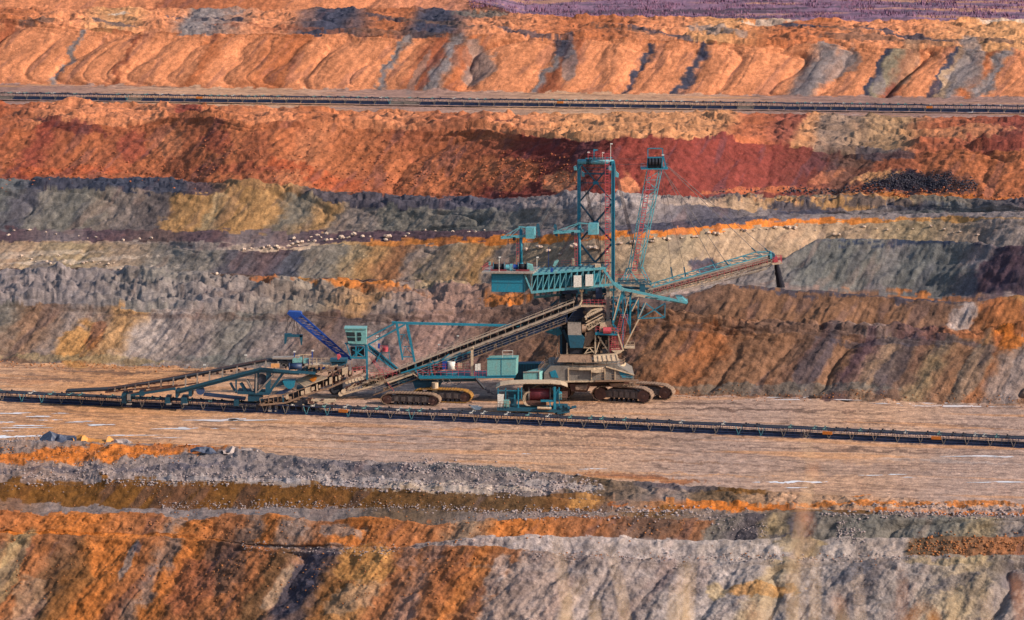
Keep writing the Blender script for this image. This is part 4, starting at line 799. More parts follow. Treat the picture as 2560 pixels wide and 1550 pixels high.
m = MB(); m.tube(q2(975,572,-1.5), q2(1012,572,-1.5), .95, 18, .8); m.tube(q2(1010,574,-1.5), q2(1085,582,-1.5), .35, 12); m.tube(q2(1082,580,-1.5), q2(1110,582,-1.5), .55, 12); m.slab([q2(1005,610,-1.5), q2(1090,585,-1.5), q2(1092,640,-1.5), q2(1040,720,-1.5), q2(990,745,-1.5), q2(1000,660,-1.5)], (0, 2.4, 0)); m.build('pivot_joint', K_TAN, S, smooth=False)
m = MB(); m.slab([q2(1095,606,-3.2), q2(1292,622,-3.2), q2(1292,634,-3.2), q2(1095,630,-3.2)], (0, 5, 0)); m.slab([q2(640,600,0), q2(780,570,0), q2(800,620,0), q2(760,640,0)], (0, 3, 0)); m.build('operating_platform', K_TEAL, S)
m = MB(); m.slab([q2(1140,525,-2.5), q2(1185,515,-2.5), q2(1200,560,-2.5), q2(1160,605,-2.5), q2(1130,600,-2.5)], (0, 2, 0)); m.slab([q2(1190,510,-2), q2(1235,505,-2), q2(1240,560,-2), q2(1195,560,-2)], (0, 2, 0)); m.build('drive_unit', K_CREAM, S)
m = MB(); m.tube(q2(1165,590,-3), q2(1235,590,-3), .7, 12); m.rail(q2(1100,606,-3.2), q2(1300,622,-3.2), 1.2, .8, .07); m.ladder(q2(1300,600,-3), q2(1335,450,-3), .7, .35, .07)
for y in (645, 680, 720, 760): m.rail(q2(1222,y+20,-2.8), q2(1325,y+22,-2.8), 1.0, .7, .07)
m.ladder(q2(1240,790,-3), q2(1262,640,-3), .6, .35, .07); m.ladder(q2(1290,790,-3), q2(1280,640,-3), .6, .35, .07); m.ladder(q2(1320,760,-3), q2(1375,450,-3), .5, .35, .07); m.build('stair_tower', K_RED, S)
m = MB()
for a, b_, w_ in (((1095,630),(1095,800),.3), ((1120,640),(1215,780),.3), ((1145,650),(1100,790),.2), ((1005,790),(1040,740),.2), ((1040,740),(1085,790),.2), ((995,795),(1095,770),.16), ((1215,640),(1215,800),.26), ((990,745),(1095,740),.12), ((1240,540),(1240,620),.4), ((845,700),(845,800),.3), ((760,700),(760,800),.1)):
    m.bar(q2(*a,-2), q2(*b_,-2), w_); m.bar(q2(*a,2), q2(*b_,2), w_)
m.slab([q2(1240,770,-3.5), q2(1345,765,-3.5), q2(1320,790,-3.5), q2(1290,800,-3.5)], (0, 3, 0)); m.build('support_trestle', K_CREAM, S)
m = MB(); m.slab([q2(860,745,-1), q2(985,745,-1), q2(970,800,-1), q2(870,800,-1)], (0, 2.5, 0)); m.slab([q2(800,480,3), q2(1240,480,3), q2(1240,800,3), q2(800,800,3)], (0, 1, 0)); m.build('inner_pylon_wall', K_DARK, S)
for zi, (x0, x1, y0, y1, d0, d1, nn, mt) in enumerate(((990,1230,390,600,-1,1.5,46,K_TAN), (1240,1480,250,470,-1,1.5,40,K_DT), (800,1180,240,360,-1,2.5,44,K_DARK), (1010,1320,640,790,-1,2,40,K_TAN), (1330,1470,330,620,-1,1,22,K_RUST), (1280,1500,480,600,0,2,14,K_TAN))):
    m = MB(); rr = random.Random(zi)
    for k in range(nn):
        x, y, d = rr.uniform(x0, x1), rr.uniform(y0, y1), rr.uniform(d0, d1)
        if rr.random() < .5: m.box(q2(x, y, d), rr.uniform(.3, 1.3), .6, rr.uniform(.25, 1.0))
        else: m.bar(q2(x, y, d), q2(x + rr.uniform(-60, 60), y + rr.uniform(-40, 40), d), rr.uniform(.08, .2))
    m.build('pipework_and_fittings', mt, S)
# slewing deck: an eight sided platform
def ring(cx, cy_, rx, d, n=18, mt=None, th=.35):
    c = q2(cx, cy_, d); pts = [c + Vector((math.cos(2*math.pi*k/n)*rx, math.sin(2*math.pi*k/n)*rx*.8, 0)) for k in range(n)]
    m = MB(); m.slab(pts, (0, 0, th)); return m, pts
m, pts = ring(1008, 893, 8.4, 0); m.build('slewing_deck', K_TAN, S)
m = MB()
for k in range(18): m.bar(pts[k]+Vector((0,0,.2)), pts[(k+1) % 18]+Vector((0,0,.2)), .2, .5)
m.build('deck_rim', K_CREAM, S)
rl = MB()
for k in range(18): rl.rail(pts[k]+Vector((0,0,.35)), pts[(k+1) % 18]+Vector((0,0,.35)), 1.2, 1.2, .06)
rl.ladder(q2(1050,868,-7), q2(1050,815,-6), .6, .35, .06); rl.ladder(q2(735,880,-5), q2(775,800,-4), .6, .3, .07); rl.build('deck_ring_railing', K_TAN, S)
m = MB(); m.slab([q2(785,812,-4.5), q2(1050,812,-4.5), q2(1068,872,-6.2), q2(755,872,-6.2)], (0, 1, .05)); m.slab([q2(785,812,-4.5), q2(1050,812,-4.5), q2(1050,800,2), q2(800,800,2)], (0, 0, .1)); m.build('deck_roof', K_TAN, S)
m = MB(); m.slab([q2(1080,815,-5), q2(1280,800,-5), q2(1300,858,-6.2), q2(1085,868,-6.2)], (0, 1, .05))
for k in range(6): m.bar(q2(1085+40*k,813-3*k,-5.2), q2(1090+42*k,866-2*k,-6.4), .1)
m.build('deck_roof', K_CREAM, S, label='pale roof panels on the right of the slewing deck')
# base body
m = MB(); m.slab([q2(640,965,-6), q2(700,905,-6), q2(1295,903,-6), q2(1440,985,-6), q2(1440,1028,-6), q2(1270,1040,-6), q2(640,1052,-6)], (0, 11, 0)); bd = m.build('base_body', paint('dirty_grey_teal_hull', (132, 124, 116), .45, (84, 72, 66)), S)
m = MB(); m.slab([q2(690,958,-6.1), q2(740,940,-6.1), q2(760,985,-6.1), q2(770,1010,-6.1), q2(705,1008,-6.1)], (0, .1, 0)); m.slab([q2(1300,950,-6.1), q2(1430,985,-6.1), q2(1430,1015,-6.1), q2(1330,1010,-6.1)], (0, .1, 0)); m.build('hull_paint_patch', K_TEAL, bd)
m = MB()
for x in (855, 1060, 1180, 1270): m.bar(q2(x,925,-6.1), q2(x,1040,-6.1), .2, .25)
m.bar(q2(640,1046,-6.2), q2(1470,1036,-6.2), .6, .28); m.bar(q2(1190,912,-6.2), q2(1440,985,-6.2), .4, .2)
m.slab([q2(1055,940,-7), q2(1170,938,-7), q2(1165,962,-7), q2(1110,968,-7), q2(1060,962,-7)], (0, .9, 0)); m.build('body_rib', K_CREAM, bd)
m = MB(); m.rail(q2(1100,1035,-7), q2(1265,1032,-7), 1.2, .9, .06); m.slab([q2(1095,1036,-7), q2(1480,1032,-7), q2(1480,1042,-7), q2(1095,1046,-7)], (0, 1, 0)); m.rail(q2(1280,1032,-7), q2(1475,1030,-7), .9, 1.2, .05); m.ladder(q2(1160,960,-7), q2(1160,900,-7), .5, .3, .06); m.build('body_walkway', K_TAN, S)
m = MB(); m.slab([q2(455,962,-7), q2(595,958,-7), q2(595,1050,-7), q2(455,1048,-7)], (3.5, 6, 0)); ab = m.build('annex_box', K_LTEAL, S)
m = MB(); m.bar(q2(453,960,-7.1), q2(600,956,-7.1), .16); m.bar(q2(596,958,-7.1), q2(596,1050,-7.1), .14); m.build('box_trim', K_GREY, ab)
m = MB(); m.slab([q2(372,888,4), q2(640,885,4), q2(600,1040,4), q2(372,1035,4)], (0, 3, 0)); ct = m.build('equipment_container', K_DT, S)
m = MB()
for k in range(10): m.bar(q2(385+24*k,892,3.95), q2(385+24*k,1032,3.95), .07)
m.bar(q2(372,888,3.9), q2(640,885,3.9), .2); m.build('container_rib', K_TEAL, ct)
m = MB(); m.ladder(q2(605,950,-5), q2(665,882,-4), 1.0, .3, .09); m.rail(q2(590,945,-5.5), q2(650,880,-4.5), .9); m.build('deck_stair', K_TAN, S)
m = MB(); m.slab([q2(868,1065,-5), q2(1060,1060,-5), q2(1020,1140,-5), q2(880,1130,-5)], (0, 6, 0)); m.slab([q2(700,1055,-3), q2(1400,1045,-3), q2(1380,1085,-3), q2(760,1090,-3)], (0, 6, 0)); m.build('undercarriage_beam', K_RUST, S)
m = MB(); m.slab([q2(920,1075,-5.4), q2(1030,1070,-5.4), q2(1010,1125,-5.4), q2(915,1118,-5.4)], (0, .5, 0))
for k in range(3): m.tube(q2(940+32*k,1098,-5.8), q2(940+32*k,1098,-5.2), .5, 12)
m.slab([q2(1215,1062,-5.5), q2(1350,1055,-5.5), q2(1345,1078,-5.5), q2(1240,1090,-5.5)], (0, 1.2, 0)); m.bar(q2(1445,1035,-5), q2(1445,1100,-5), .5); m.build('suspension_block', K_TAN, S)
# crawlers: bottoms at the ground
gz = 0.05
def gp(px, py): Y = HC/float(tdep(py)); v = P(px, py, Y); return Vector((v.x, v.y, gz))
crawler(S, gp(1180+1340/3.552, 1005), 13.0, 3.4, 2.6, math.radians(-17))
crawler(S, gp(1180+1560/3.552, 996.5), 11.5, 3.3, 2.7, math.radians(-17))
crawler(S, gp(1180+720/3.552, 994), 9.0, 2.9, 2.6, math.radians(-14))
crawler(S, gp(1180+640/3.552, 985), 9.0, 2.9, 2.6, math.radians(-14))
# receiving boom
def R(t, o, d=0):
    """t along the boom (0 low end, 1 at the pylon), o in photo pixels below its top line"""
    return P(905 + 548*t, 950 - 212*t + o, Y0 + d)
m = MB()
for d in (-2, 2):
    m.bar(R(0.02,24,d), R(1,26,d), .4, .5); m.bar(R(.0,2,d), R(.97,2,d), .1, .14)
m.bar(R(0,8,-2.2), R(.97,9,-2.2), .3, .34); m.bar(R(0.03,30,-2.6), R(.98,32,-2.6), .08)
for k in range(30): a = R(k/29,10,-2.1); m.bar(a, a+Vector((0, 4.2, 0)), .1); m.bar(R(k/29,2,-2.1), R(k/29,24,-2.1), .08)
m.build('receiving_boom_chord', K_DUST, S)
m = MB(); m.slab([R(0,12,-1.4), R(.98,12,-1.4), R(.98,15,-1.4), R(0,15,-1.4)], (0, 2.8, 0)); m.slab([R(0,19,-1.3), R(.98,19,-1.3), R(.98,21,-1.3), R(0,21,-1.3)], (0, 2.6, 0)); m.build('receiving_belt', K_RUB, S)
m = MB()
for d in (-2, 2):
    m.zig(R(.02,24,d), R(.98,26,d), R(.12,50,d), R(.93,54,d), 24, .1)
m.slab([R(.1,28,1.5), R(.97,30,1.5), R(.93,52,1.5), R(.12,48,1.5)], (0, .4, 0)); m.build('receiving_boom_lattice', K_NAVY, S)
m = MB()
for d in (-2.4,): m.bar(R(.05,49,d), R(.93,55,d), .14, .24); m.bar(R(.05,49,-1.2), R(.93,55,-1.2), .1, .2)
m.slab([R(.05,48,-2.6), R(.93,54,-2.6), R(.93,56,-2.6), R(.05,50,-2.6)], (0, 1.4, 0))
for k in range(14): x = rnd.uniform(.1, .92); m.box(R(x,44,-2.2), .35, .3, rnd.uniform(.3,.8))
m.build('boom_catwalk', K_TAN, S)
m = MB(); m.rail(R(.06,48,-2.7), R(.93,54,-2.7), 1.1, 1.8, .055); m.rail(R(.3,2,2.4), R(.95,2,2.4), .8, 2.2, .05); m.build('catwalk_railing', K_GREY, S)
m = MB()
for k in range(26): a = R(.02+k/27,14,-2.3); m.box(a, .25, .2, .25); m.bar(a, a+Vector((0,0,.5)), .07)
for k in range(14): a = R(.04+k/15,30,-2.3); m.box(a, .3, .3, .4)
m.build('idler_bracket', K_RUST, S)
# low end with rollers and the loop of the belt
m = MB(); m.tube(q3(700,750,-1.6), q3(700,750,1.6), .98, 20); m.slab([q3(700,712,-1.5), q3(790,660,-1.5), q3(800,672,-1.5), q3(705,724,-1.5)], (0,3,0)); m.slab([q3(640,760,-1.5), q3(665,710,-1.5), q3(760,712,-1.5), q3(760,795,-1.5), q3(670,800,-1.5)], (0,3,0)); m.build('tail_drum', K_RUB, S)
m = MB(); m.bar(q3(765,795,-2.2), q3(1140,690,-2.2), .3, .35); m.bar(q3(760,770,-2.2), q3(1060,660,-2.2), .2); m.bar(q3(740,800,-2.2), q3(870,700,-2.2), .2)
m.zig(q3(765,795,-2.2), q3(1140,690,-2.2), q3(780,740,-2.2), q3(1120,640,-2.2), 10, .09)
for k in range(8): m.tube(q3(800+28*k,690-8*k,-2.6), q3(800+28*k,690-8*k,-2.1), .38, 10)
m.slab([q3(1150,690,-3), q3(1380,612,-3), q3(1385,622,-3), q3(1160,702,-3)], (0, 2, 0)); m.bar(q3(1385,612,-3), q3(1450,665,-3), .2); m.bar(q3(1450,665,-3), q3(2050,650,-3), .16, .2)
for x, y in ((770,770), (745,792)): m.tube(q3(x,y,-2.4), q3(x,y,-1.8), .5, 12)
m.build('tail_frame', K_CREAM, S)
m = MB()
for k in range(14): x = 800+24*k; y = 735-8.2*k; m.box(q3(x,y,-1.9), .5, .4, rnd.uniform(.4,1.1)); 
m.build('tail_machinery', K_RUST, S)
# machine platform beneath the boom
m = MB(); m.slab([q3(1430,640,-4), q3(2285,636,-4), q3(2278,652,-4), q3(1436,658,-4)], (0, 7, 0)); m.build('support_platform', K_TEAL, S)
m = MB(); m.slab([q3(2036,482,-4), q3(2290,478,-4), q3(2284,630,-4), q3(2034,634,-4)], (.5, 4, 0)); eh = m.build('electrical_house', K_LTEAL, S)
m = MB(); m.bar(q3(2030,480,-4.1), q3(2294,476,-4.1), .16, .2); m.bar(q3(2160,482,-4.05), q3(2160,632,-4.05), .06); m.bar(q3(2032,634,-4.05), q3(2286,630,-4.05), .1, .2); m.build('house_trim', K_TEAL, eh)
m = MB(); m.rail(q3(2170,478,-3.8), q3(2260,476,-3.8), 1.6, 2.2, .09); m.slab([q3(1952,528,-4), q3(1976,528,-4), q3(1976,588,-4), q3(1952,588,-4)], (0,.6,0)); m.slab([q3(1928,532,-4.1), q3(1950,532,-4.1), q3(1950,586,-4.1), q3(1928,586,-4.1)], (0,.6,0)); m.build('switch_box', K_WHITE, S)
m = MB(); m.bar(q3(1902,388,-3.4), q3(1902,632,-3.4), .52, .6); m.bar(q3(1892,392,-3.4), q3(1915,380,-3.4), .6); m.build('platform_column', K_CREAM, S)
m = MB(); m.tube(q3(1718,575,-2.5), q3(1718,505,-2.5), .85, 16); m.build('white_tank', K_WHITE, S, smooth=True)
m = MB(); m.slab([q3(1640,508,-3), q3(1682,508,-3), q3(1682,575,-3), q3(1640,575,-3)], (0,1.2,0)); m.build('blue_unit', K_BLUE, S)
m = MB()
for x in (1775, 1800, 1825): m.slab([q3(x,518,-3), q3(x+20,518,-3), q3(x+20,560,-3), q3(x,560,-3)], (0,.8,0))
m.slab([q3(1700,575,-3.2), q3(1760,575,-3.2), q3(1760,582,-3.2), q3(1700,582,-3.2)], (0,1,0)); m.tube(q3(1612,540,-2), q3(1645,540,-2), .6, 10); m.build('pump_unit', K_CREAM, S)
m = MB(); m.rail(q3(1420,632,-4), q3(1885,630,-4), 1.2, 1.2, .06); m.rail(q3(1560,580,-3), q3(1880,575,-3), 1.2, 1.2, .06); m.rail(q3(1000,650,-3), q3(1200,640,-3), 1.1, 1.0, .06); m.rail(q3(1925,634,-4), q3(2030,634,-4), 1.2, .8, .06)
m.ladder(q3(1930,632,-4), q3(1930,588,-4), .4, .3, .05); m.build('platform_railing', K_RED, S)
m = MB()
for a, b_, w_ in (((1530,530),(1552,622),.3), ((1570,545),(1700,440),.2), ((1790,430),(1750,500),.26), ((1790,430),(1830,470),.2), ((1640,520),(1790,435),.2), ((1420,560),(1530,620),.16), ((1550,500),(1620,560),.2), ((1450,640),(1400,580),.3), ((1330,590),(1430,640),.1), ((1520,540),(1510,640),.2)):
    m.bar(q3(*a,-2.5), q3(*b_,-2.5), w_); m.bar(q3(*a,2), q3(*b_,2), w_)
m.bar(q3(1275,608,-2.5), q3(1890,420,-2.5), .2, .3); m.build('platform_brace', K_TEAL, S)
m = MB(); m.slab([q3(1380,688,-2.5), q3(1640,684,-2.5), q3(1610,742,-2.5), q3(1400,745,-2.5)], (0,4,0)); m.slab([q3(1560,700,-2), q3(1590,700,-2), q3(1610,800,-2), q3(1550,800,-2)], (0,1,0)); m.bar(q3(1240,680,-2), q3(1940,668,-2), .5, .6); m.build('support_pedestal', K_DT, S)
m = MB(); m.tube(q3(1575,690,-4), q3(1575,765,-4), .7, 12); m.slab([q3(1545,765,-4.2), q3(1640,765,-4.2), q3(1640,805,-4.2), q3(1560,805,-4.2)], (0,1.5,0)); m.build('support_joint', K_CREAM, S)
m = MB()
for x0, x1, sg in ((1640,1700,36), (1700,1815,50), (1590,1640,20)):
    pr = None
    for k in range(9):
        u = k/8; v = q3(x0+(x1-x0)*u, 665 + sg*4*u*(1-u)*1.0, -4)
        if pr is not None: m.tube(pr, v, .07, 5)
        pr = v
m.tube(q3(1930,650,-4), q3(2010,745,-4), .3, 8); m.tube(q3(2010,745,-4), q3(2100,800,-8), .12, 6); m.slab([q3(2035,755,-6), q3(2058,755,-6), q3(2058,785,-6), q3(2035,785,-6)], (0,.6,0)); m.build('hanging_cable', K_DARK, S)
crawler(S, gp(640+1365/3.52, 1013), 12.6, 2.6, 2.4, math.radians(-10))
crawler(S, gp(640+1640/3.52, 1004), 13.0, 2.7, 2.4, math.radians(-10)).data.materials[0] = paint('ochre_dusty_steel', (176, 128, 60), .5, (110, 80, 60))
# A-frame and cab
m = MB()
for d, s_ in ((-2, 0), (2, 8)):
    m.bar(q3(1312+s_,168,d), q3(2345,192,d*.4), .42, .5)
    m.bar(q3(1232+s_,165,d), q3(1290,492,d), .34); m.bar(q3(1322+s_,165,d), q3(1406,555,d), .4)
m.bar(q3(1195,160,-2), q3(1320,168,-2), .4)
m.bar(q3(1218,172,-2), q3(975,300,-2), .28); m.bar(q3(1310,180,-2), q3(985,358,-2), .32)
for a, b_ in (((1255,270),(1325,268)), ((1300,268),(1270,380)), ((1300,268),(1375,390)), ((1290,372),(1375,372)), ((1310,370),(1290,460)), ((1310,370),(1385,455)), ((1290,462),(1392,466))):
    m.bar(q3(*a,-2), q3(*b_,-2), .12)
m.bar(q3(1290,465,-2), q3(1390,465,-2), .2); m.build('a_frame', K_TEAL, S)
m = MB(); m.slab([q3(780,218,-3), q3(882,222,-3), q3(886,352,-3), q3(812,345,-3)], (0, 3, 0)); m.slab([q3(882,222,-3), q3(970,222,-3), q3(970,355,-3), q3(886,352,-3)], (0, 3, 0)); m.slab([q3(775,212,-3.2), q3(972,214,-3.2), q3(972,224,-3.2), q3(775,222,-3.2)], (0, 3.4, 0)); cb = m.build('operator_cab', K_LTEAL, S)
m = MB(); m.slab([q3(792,246,-3.05), q3(868,250,-3.05), q3(872,286,-3.05), q3(798,284,-3.05)], (0,.1,0)); m.slab([q3(799,292,-3.05), q3(872,294,-3.05), q3(874,328,-3.05), q3(808,324,-3.05)], (0,.1,0)); m.slab([q3(890,250,-3.05), q3(922,250,-3.05), q3(930,284,-3.05), q3(890,286,-3.05)], (0,.1,0)); m.slab([q3(890,292,-3.05), q3(928,292,-3.05), q3(922,324,-3.05), q3(892,326,-3.05)], (0,.1,0)); m.build('cab_window', K_GLASS, cb)
m = MB()
for a, b_, w_ in (((780,345),(975,360),.3), ((795,350),(835,470),.22), ((960,360),(965,480),.3), ((820,360),(950,375),.2), ((830,472),(972,476),.35), ((950,380),(840,470),.22), ((850,400),(960,470),.2), ((975,360),(978,665),.4), ((905,390),(880,470),.2), ((880,370),(880,470),.3), ((1095,430),(1060,510),.2), ((1170,430),(1180,500),.14), ((1090,430),(1175,428),.16)):
    m.bar(q3(*a,-2.6), q3(*b_,-2.6), w_); m.bar(q3(*a,1), q3(*b_,1), w_)
m.build('cab_stand', K_TEAL, S)
m = MB(); m.slab([q3(830,385,-.5), q3(950,385,-.5), q3(950,460,-.5), q3(840,460,-.5)], (0,1.5,0)); m.slab([q3(985,360,-1.5), q3(1035,395,-1.5), q3(1255,575,-1.5), q3(1235,590,-1.5), q3(1000,400,-1.5)], (0,1.5,0)); m.build('feed_conveyor', K_DARK, S)
m = MB(); m.bar(q3(985,352,-2), q3(1260,575,-2), .26); m.bar(q3(975,395,-2), q3(1240,595,-2), .26); m.zig(q3(985,352,-2), q3(1260,575,-2), q3(975,395,-2), q3(1240,595,-2), 10, .1); m.build('feed_conveyor_frame', K_TEAL, S)
m = MB(); m.rail(q3(1092,426,-2.8), q3(1160,426,-2.8), 1.4, .5, .07); m.tube(q3(1140,418,-2.5), q3(1140,378,-2.5), .55, 12); m.ladder(q3(1075,560,-2), q3(1010,460,-2), .6, .35, .07); m.ladder(q3(1140,660,-2), q3(1080,560,-2), .6, .35, .07); m.rail(q3(1110,600,-2.8), q3(1240,640,-2.8), 1.1, .8, .06); m.tube(q3(1155,690,-3), q3(1240,800,-6), .06, 5); m.build('red_stair', K_RED, S)
m = MB(); m.slab([q3(1072,350,-2), q3(1092,350,-2), q3(1092,392,-2), q3(1072,392,-2)], (0,.5,0)); m.build('blue_box', K_BLUE, S)
m = MB(); m.ladder(q3(1130,680,-3), q3(1040,575,-3), 1.0, .28, .08); m.rail(q3(985,575,-3), q3(1040,575,-3), 1.0); m.bar(q3(985,665,-3), q3(1150,680,-3), .2); m.build('access_stair', K_TAN, S)
lamp(S, q3(1063,350,-2), 1.6, K_WHITE); lamp(S, q3(1605,420,2.4), 1.5); lamp(S, q3(1770,330,2.4), 1.2); lamp(S, q3(1970,260,2.4), 1.2)
# blue jib with its hanging beam
m = MB()
for d in (-.9, .9): m.bar(q3(395,92,d), q3(838,482,d), .34, .4); m.bar(q3(280,80,d), q3(720,440,d), .34, .4)
m.zig(q3(395,92,-.9), q3(838,482,-.9), q3(280,80,-.9), q3(720,440,-.9), 15, .13); m.zig(q3(395,92,.9), q3(838,482,.9), q3(280,80,.9), q3(720,440,.9), 15, .1)
m.bar(q3(720,440,-.9), q3(840,485,-.9), .5); m.slab([q3(272,85,-1.1), q3(285,68,-1.1), q3(392,74,-1.1), q3(402,95,-1.1), q3(370,122,-1.1), q3(330,120,-1.1)], (0,2.2,0)); jb = m.build('blue_jib', K_BLUE, S)
m = MB()
for x in (275, 325, 345, 385): m.tube(q3(max(285,x-5) if x < 300 else 345,105,0), q3(x-12,270,0), .04, 5)
m.tube(q3(325,115,0), q3(262,268,0), .04, 5); m.tube(q3(340,115,0), q3(395,272,0), .04, 5); m.tube(q3(400,95,0), q3(1215,165,-1), .05, 5); m.build('jib_rope', K_ROPE, S)
m = MB(); m.slab([q3(250,262,-.5), q3(300,262,-.5), q3(320,272,-.5), q3(380,272,-.5), q3(408,276,-.5), q3(404,292,-.5), q3(275,290,-.5), q3(262,350,-.5), q3(248,350,-.5)], (0, 1.2, 0)); m.slab([q3(382,272,-.5), q3(410,278,-.5), q3(406,330,-.5), q3(402,364,-.5), q3(394,360,-.5)], (0, 1.2, 0)); m.build('lifting_beam', K_DT, S)
# ================================================================ shiftable conveyors
def px_ground(px, py, z=0.0):
    Y = (HC - z)/float(tdep(py)); v = P(px, py, Y); return Vector((v.x, v.y, z))
def module_mesh(name, mat, L, light):
    m = MB(); h = 1.75
    for y in (-1.15, 1.15):
        m.bar((0, y, h+.05), (L, y, h+.05), .12, .22); m.bar((0, y, .55), (L, y, .55), .16, .32); m.bar((0, y, .9), (L, y, .9), .1, .06)
        for x in (L*.2, L*.5, L*.8): m.bar((x, y, .8), (x + rnd.uniform(-.15, .15), y, h), .09)
    for x in (.35, L*.33, L*.66, L*.95):
        m.bar((x, -1.15, h+.1), (x, -.45, h-.18), .14); m.bar((x, .45, h-.18), (x, 1.15, h+.1), .14); m.bar((x, -.5, h-.2), (x, .5, h-.2), .14)
    m.slab([(.1, -1.5, -.05), (L-.3, -1.5, -.05), (L-.3, -1.5, .26), (.1, -1.5, .26)], (0, 3, 0))
    me = m.build(name, mat, None, split=False).data
    return me
def leg_mesh(mat):
    m = MB(); h = 1.8
    for y in (-1.32, 1.32):
        m.bar((-.62, y, h), (0, y, .05), .1); m.bar((.62, y, h), (0, y, .05), .1); m.bar((-.25, y, .1), (.25, y, .1), .16, .1)
    m.bar((0, -1.32, .1), (0, 1.32, .1), .08)
    return m.build('v_leg', mat, None, split=False).data
def idler_mesh(mat):
    m = MB()
    for y in (-1.2, 1.2): m.box((0, y, 2.0), .34, .22, .26); m.box((.5, y, 1.94), .14, .14, .14)
    m.bar((0, -1.1, 1.86), (0, 1.1, 1.86), .06); m.bar((0, -1.2, 1.93), (.5, -1.2, 1.93), .05); m.bar((0, 1.2, 1.93), (.5, 1.2, 1.93), .05)
    return m.build('idler', mat, None, split=False).data
def conveyor(name, label, A, B, L, light_p, boxes, seed, group=None, width=1.0):
    r = random.Random(seed); A = Vector(A); B = Vector(B); d = B - A; n = int(d.length/L); ang = math.atan2(d.y, d.x); u = d.normalized()
    n = min(n, 99)
    root = thing(name, label, 'conveyor', A); root.rotation_euler = (0, 0, ang)
    ms = [module_mesh('frame_section', K_NAVY, L, 0), module_mesh('frame_section', K_NAVY, L, 0), module_mesh('frame_section', K_GREY if light_p > .2 else K_NAVY, L, 1)]
    lg = [leg_mesh(K_GREY), leg_mesh(K_GREY), leg_mesh(K_LT)]; idm = [idler_mesh(K_WHITE), idler_mesh(K_LTEAL), idler_mesh(K_DARK)]
    for me in ms + lg + idm:
        for o in list(bpy.data.objects):
            if o.data == me: bpy.data.objects.remove(o)
    k_ = 0
    for k in range(n):
        if r.random() < .2: k_ = r.choice([0, 0, 0, 1, 2] if light_p > .2 else [0, 0, 0, 1, 1])
        o = bpy.data.objects.new('frame_section', ms[k_]); COL.objects.link(o); o.parent = root; o.location = (k*L, 0, r.uniform(-.05, .05)); o.rotation_euler = (0, r.uniform(-.006, .006), r.uniform(-.01, .01))
        g = bpy.data.objects.new('v_leg', lg[(k_ + (r.random() < .4)) % 3]); COL.objects.link(g); g.parent = o; g.location = (.02, 0, 0)
        for x in (L*.3, L*.75):
            if r.random() < .85: i_ = bpy.data.objects.new('idler', idm[r.choice([0, 1, 1, 2, 2])]); COL.objects.link(i_); i_.parent = o; i_.location = (x + r.uniform(-.3, .3), 0, 0)
    for nm, y, z, hh in (('belt', .98, 1.78, .1), ('return_belt', 1.0, .42, .1)):
        m = MB(); N = 60
        for k in range(N):
            x0, x1 = n*L*k/N, n*L*(k+1)/N
            m.slab([(x0, -y, z+hh), (x0, -y*.5, z), (x0, y*.5, z), (x0, y, z+hh), (x0, y, z+hh-.08), (x0, y*.5, z-.08), (x0, -y*.5, z-.08), (x0, -y, z+hh-.08)], (x1-x0, 0, 0))
        o = m.build(nm, K_RUB, None, split=False); o.parent = root
    for bx in boxes:
        q = px_ground(*bx, A.z) - A; x = q.dot(u)
        m = MB(); m.slab([(x, -1.42, .95), (x+1.9, -1.42, .95), (x+1.9, -1.42, 1.55), (x, -1.42, 1.55)], (0, .25, 0)); o = m.build('belt_scraper_box', K_OR, None, split=False); o.parent = root
    return root
cA = px_ground(-330, 985); cB = px_ground(2900, 1133)
near_cv = conveyor('belt_conveyor', 'long dark blue belt conveyor on V legs crossing the pit floor under the spreader', cA, cB, 4.45, .1, [(860, 1034), (2330, 1106), (2060, 1092)], 3)
cA2 = px_ground(-420, 241, ZR+.6); cB2 = px_ground(2960, 286, ZR+.6)
far_cv = conveyor('belt_conveyor', 'far belt conveyor on the upper floor below the tall orange bank', cA2, cB2, 4.6, .5, [(505, 250), (1395, 265), (2315, 279)], 4)

# ================================================================ the tripper car on the near conveyor
YT = 581.0
def q6(x, y, d=0): return P(640 + x/7.854, 860 + y/7.854, YT + d)
def t4(x, y, d=0):
    px = x/3.4222; return P(px, 860 + y/3.4222, YT + 9 - 9*min(px, 700)/700. + d)
TR = thing('tripper_car', 'dusty tripper car with inclined belt bridge and tan canopy over the conveyor', 'mining machine', P(640, 1034, YT))
m = MB()
for d in (-2, 1.6):
    for a, b_ in (((90,1200),(600,1150)), ((600,1150),(950,1010)), ((950,1010),(1420,870)), ((1420,870),(2050,590))): m.bar(q6(*a,d), q6(*b_,d), .2, .36)
    for a, b_ in (((70,1070),(350,1000)), ((350,1000),(560,990)), ((560,990),(960,860)), ((1320,690),(1720,440)), ((1250,560),(1600,430)), ((2050,590),(2140,560))): m.bar(q6(*a,d), q6(*b_,d), .14, .2)
for a, b_ in (((70,1070),(105,1200)), ((240,1030),(255,1190)), ((345,1050),(345,1165)), ((430,1040),(430,1160)), ((620,985),(640,1140)), ((730,940),(740,1090)), ((830,900),(845,1050)), ((960,835),(960,1010)), ((1070,800),(1085,960)), ((1190,770),(1200,930)), ((1320,690),(1330,900)), ((1500,580),(1500,830)), ((1640,500),(1650,760)), ((1780,380),(1780,700)), ((1880,340),(1890,640))):
    m.bar(q6(*a,-2), q6(*b_,-2), .12)
m.build('discharge_frame', K_TAN, TR)
m = MB()
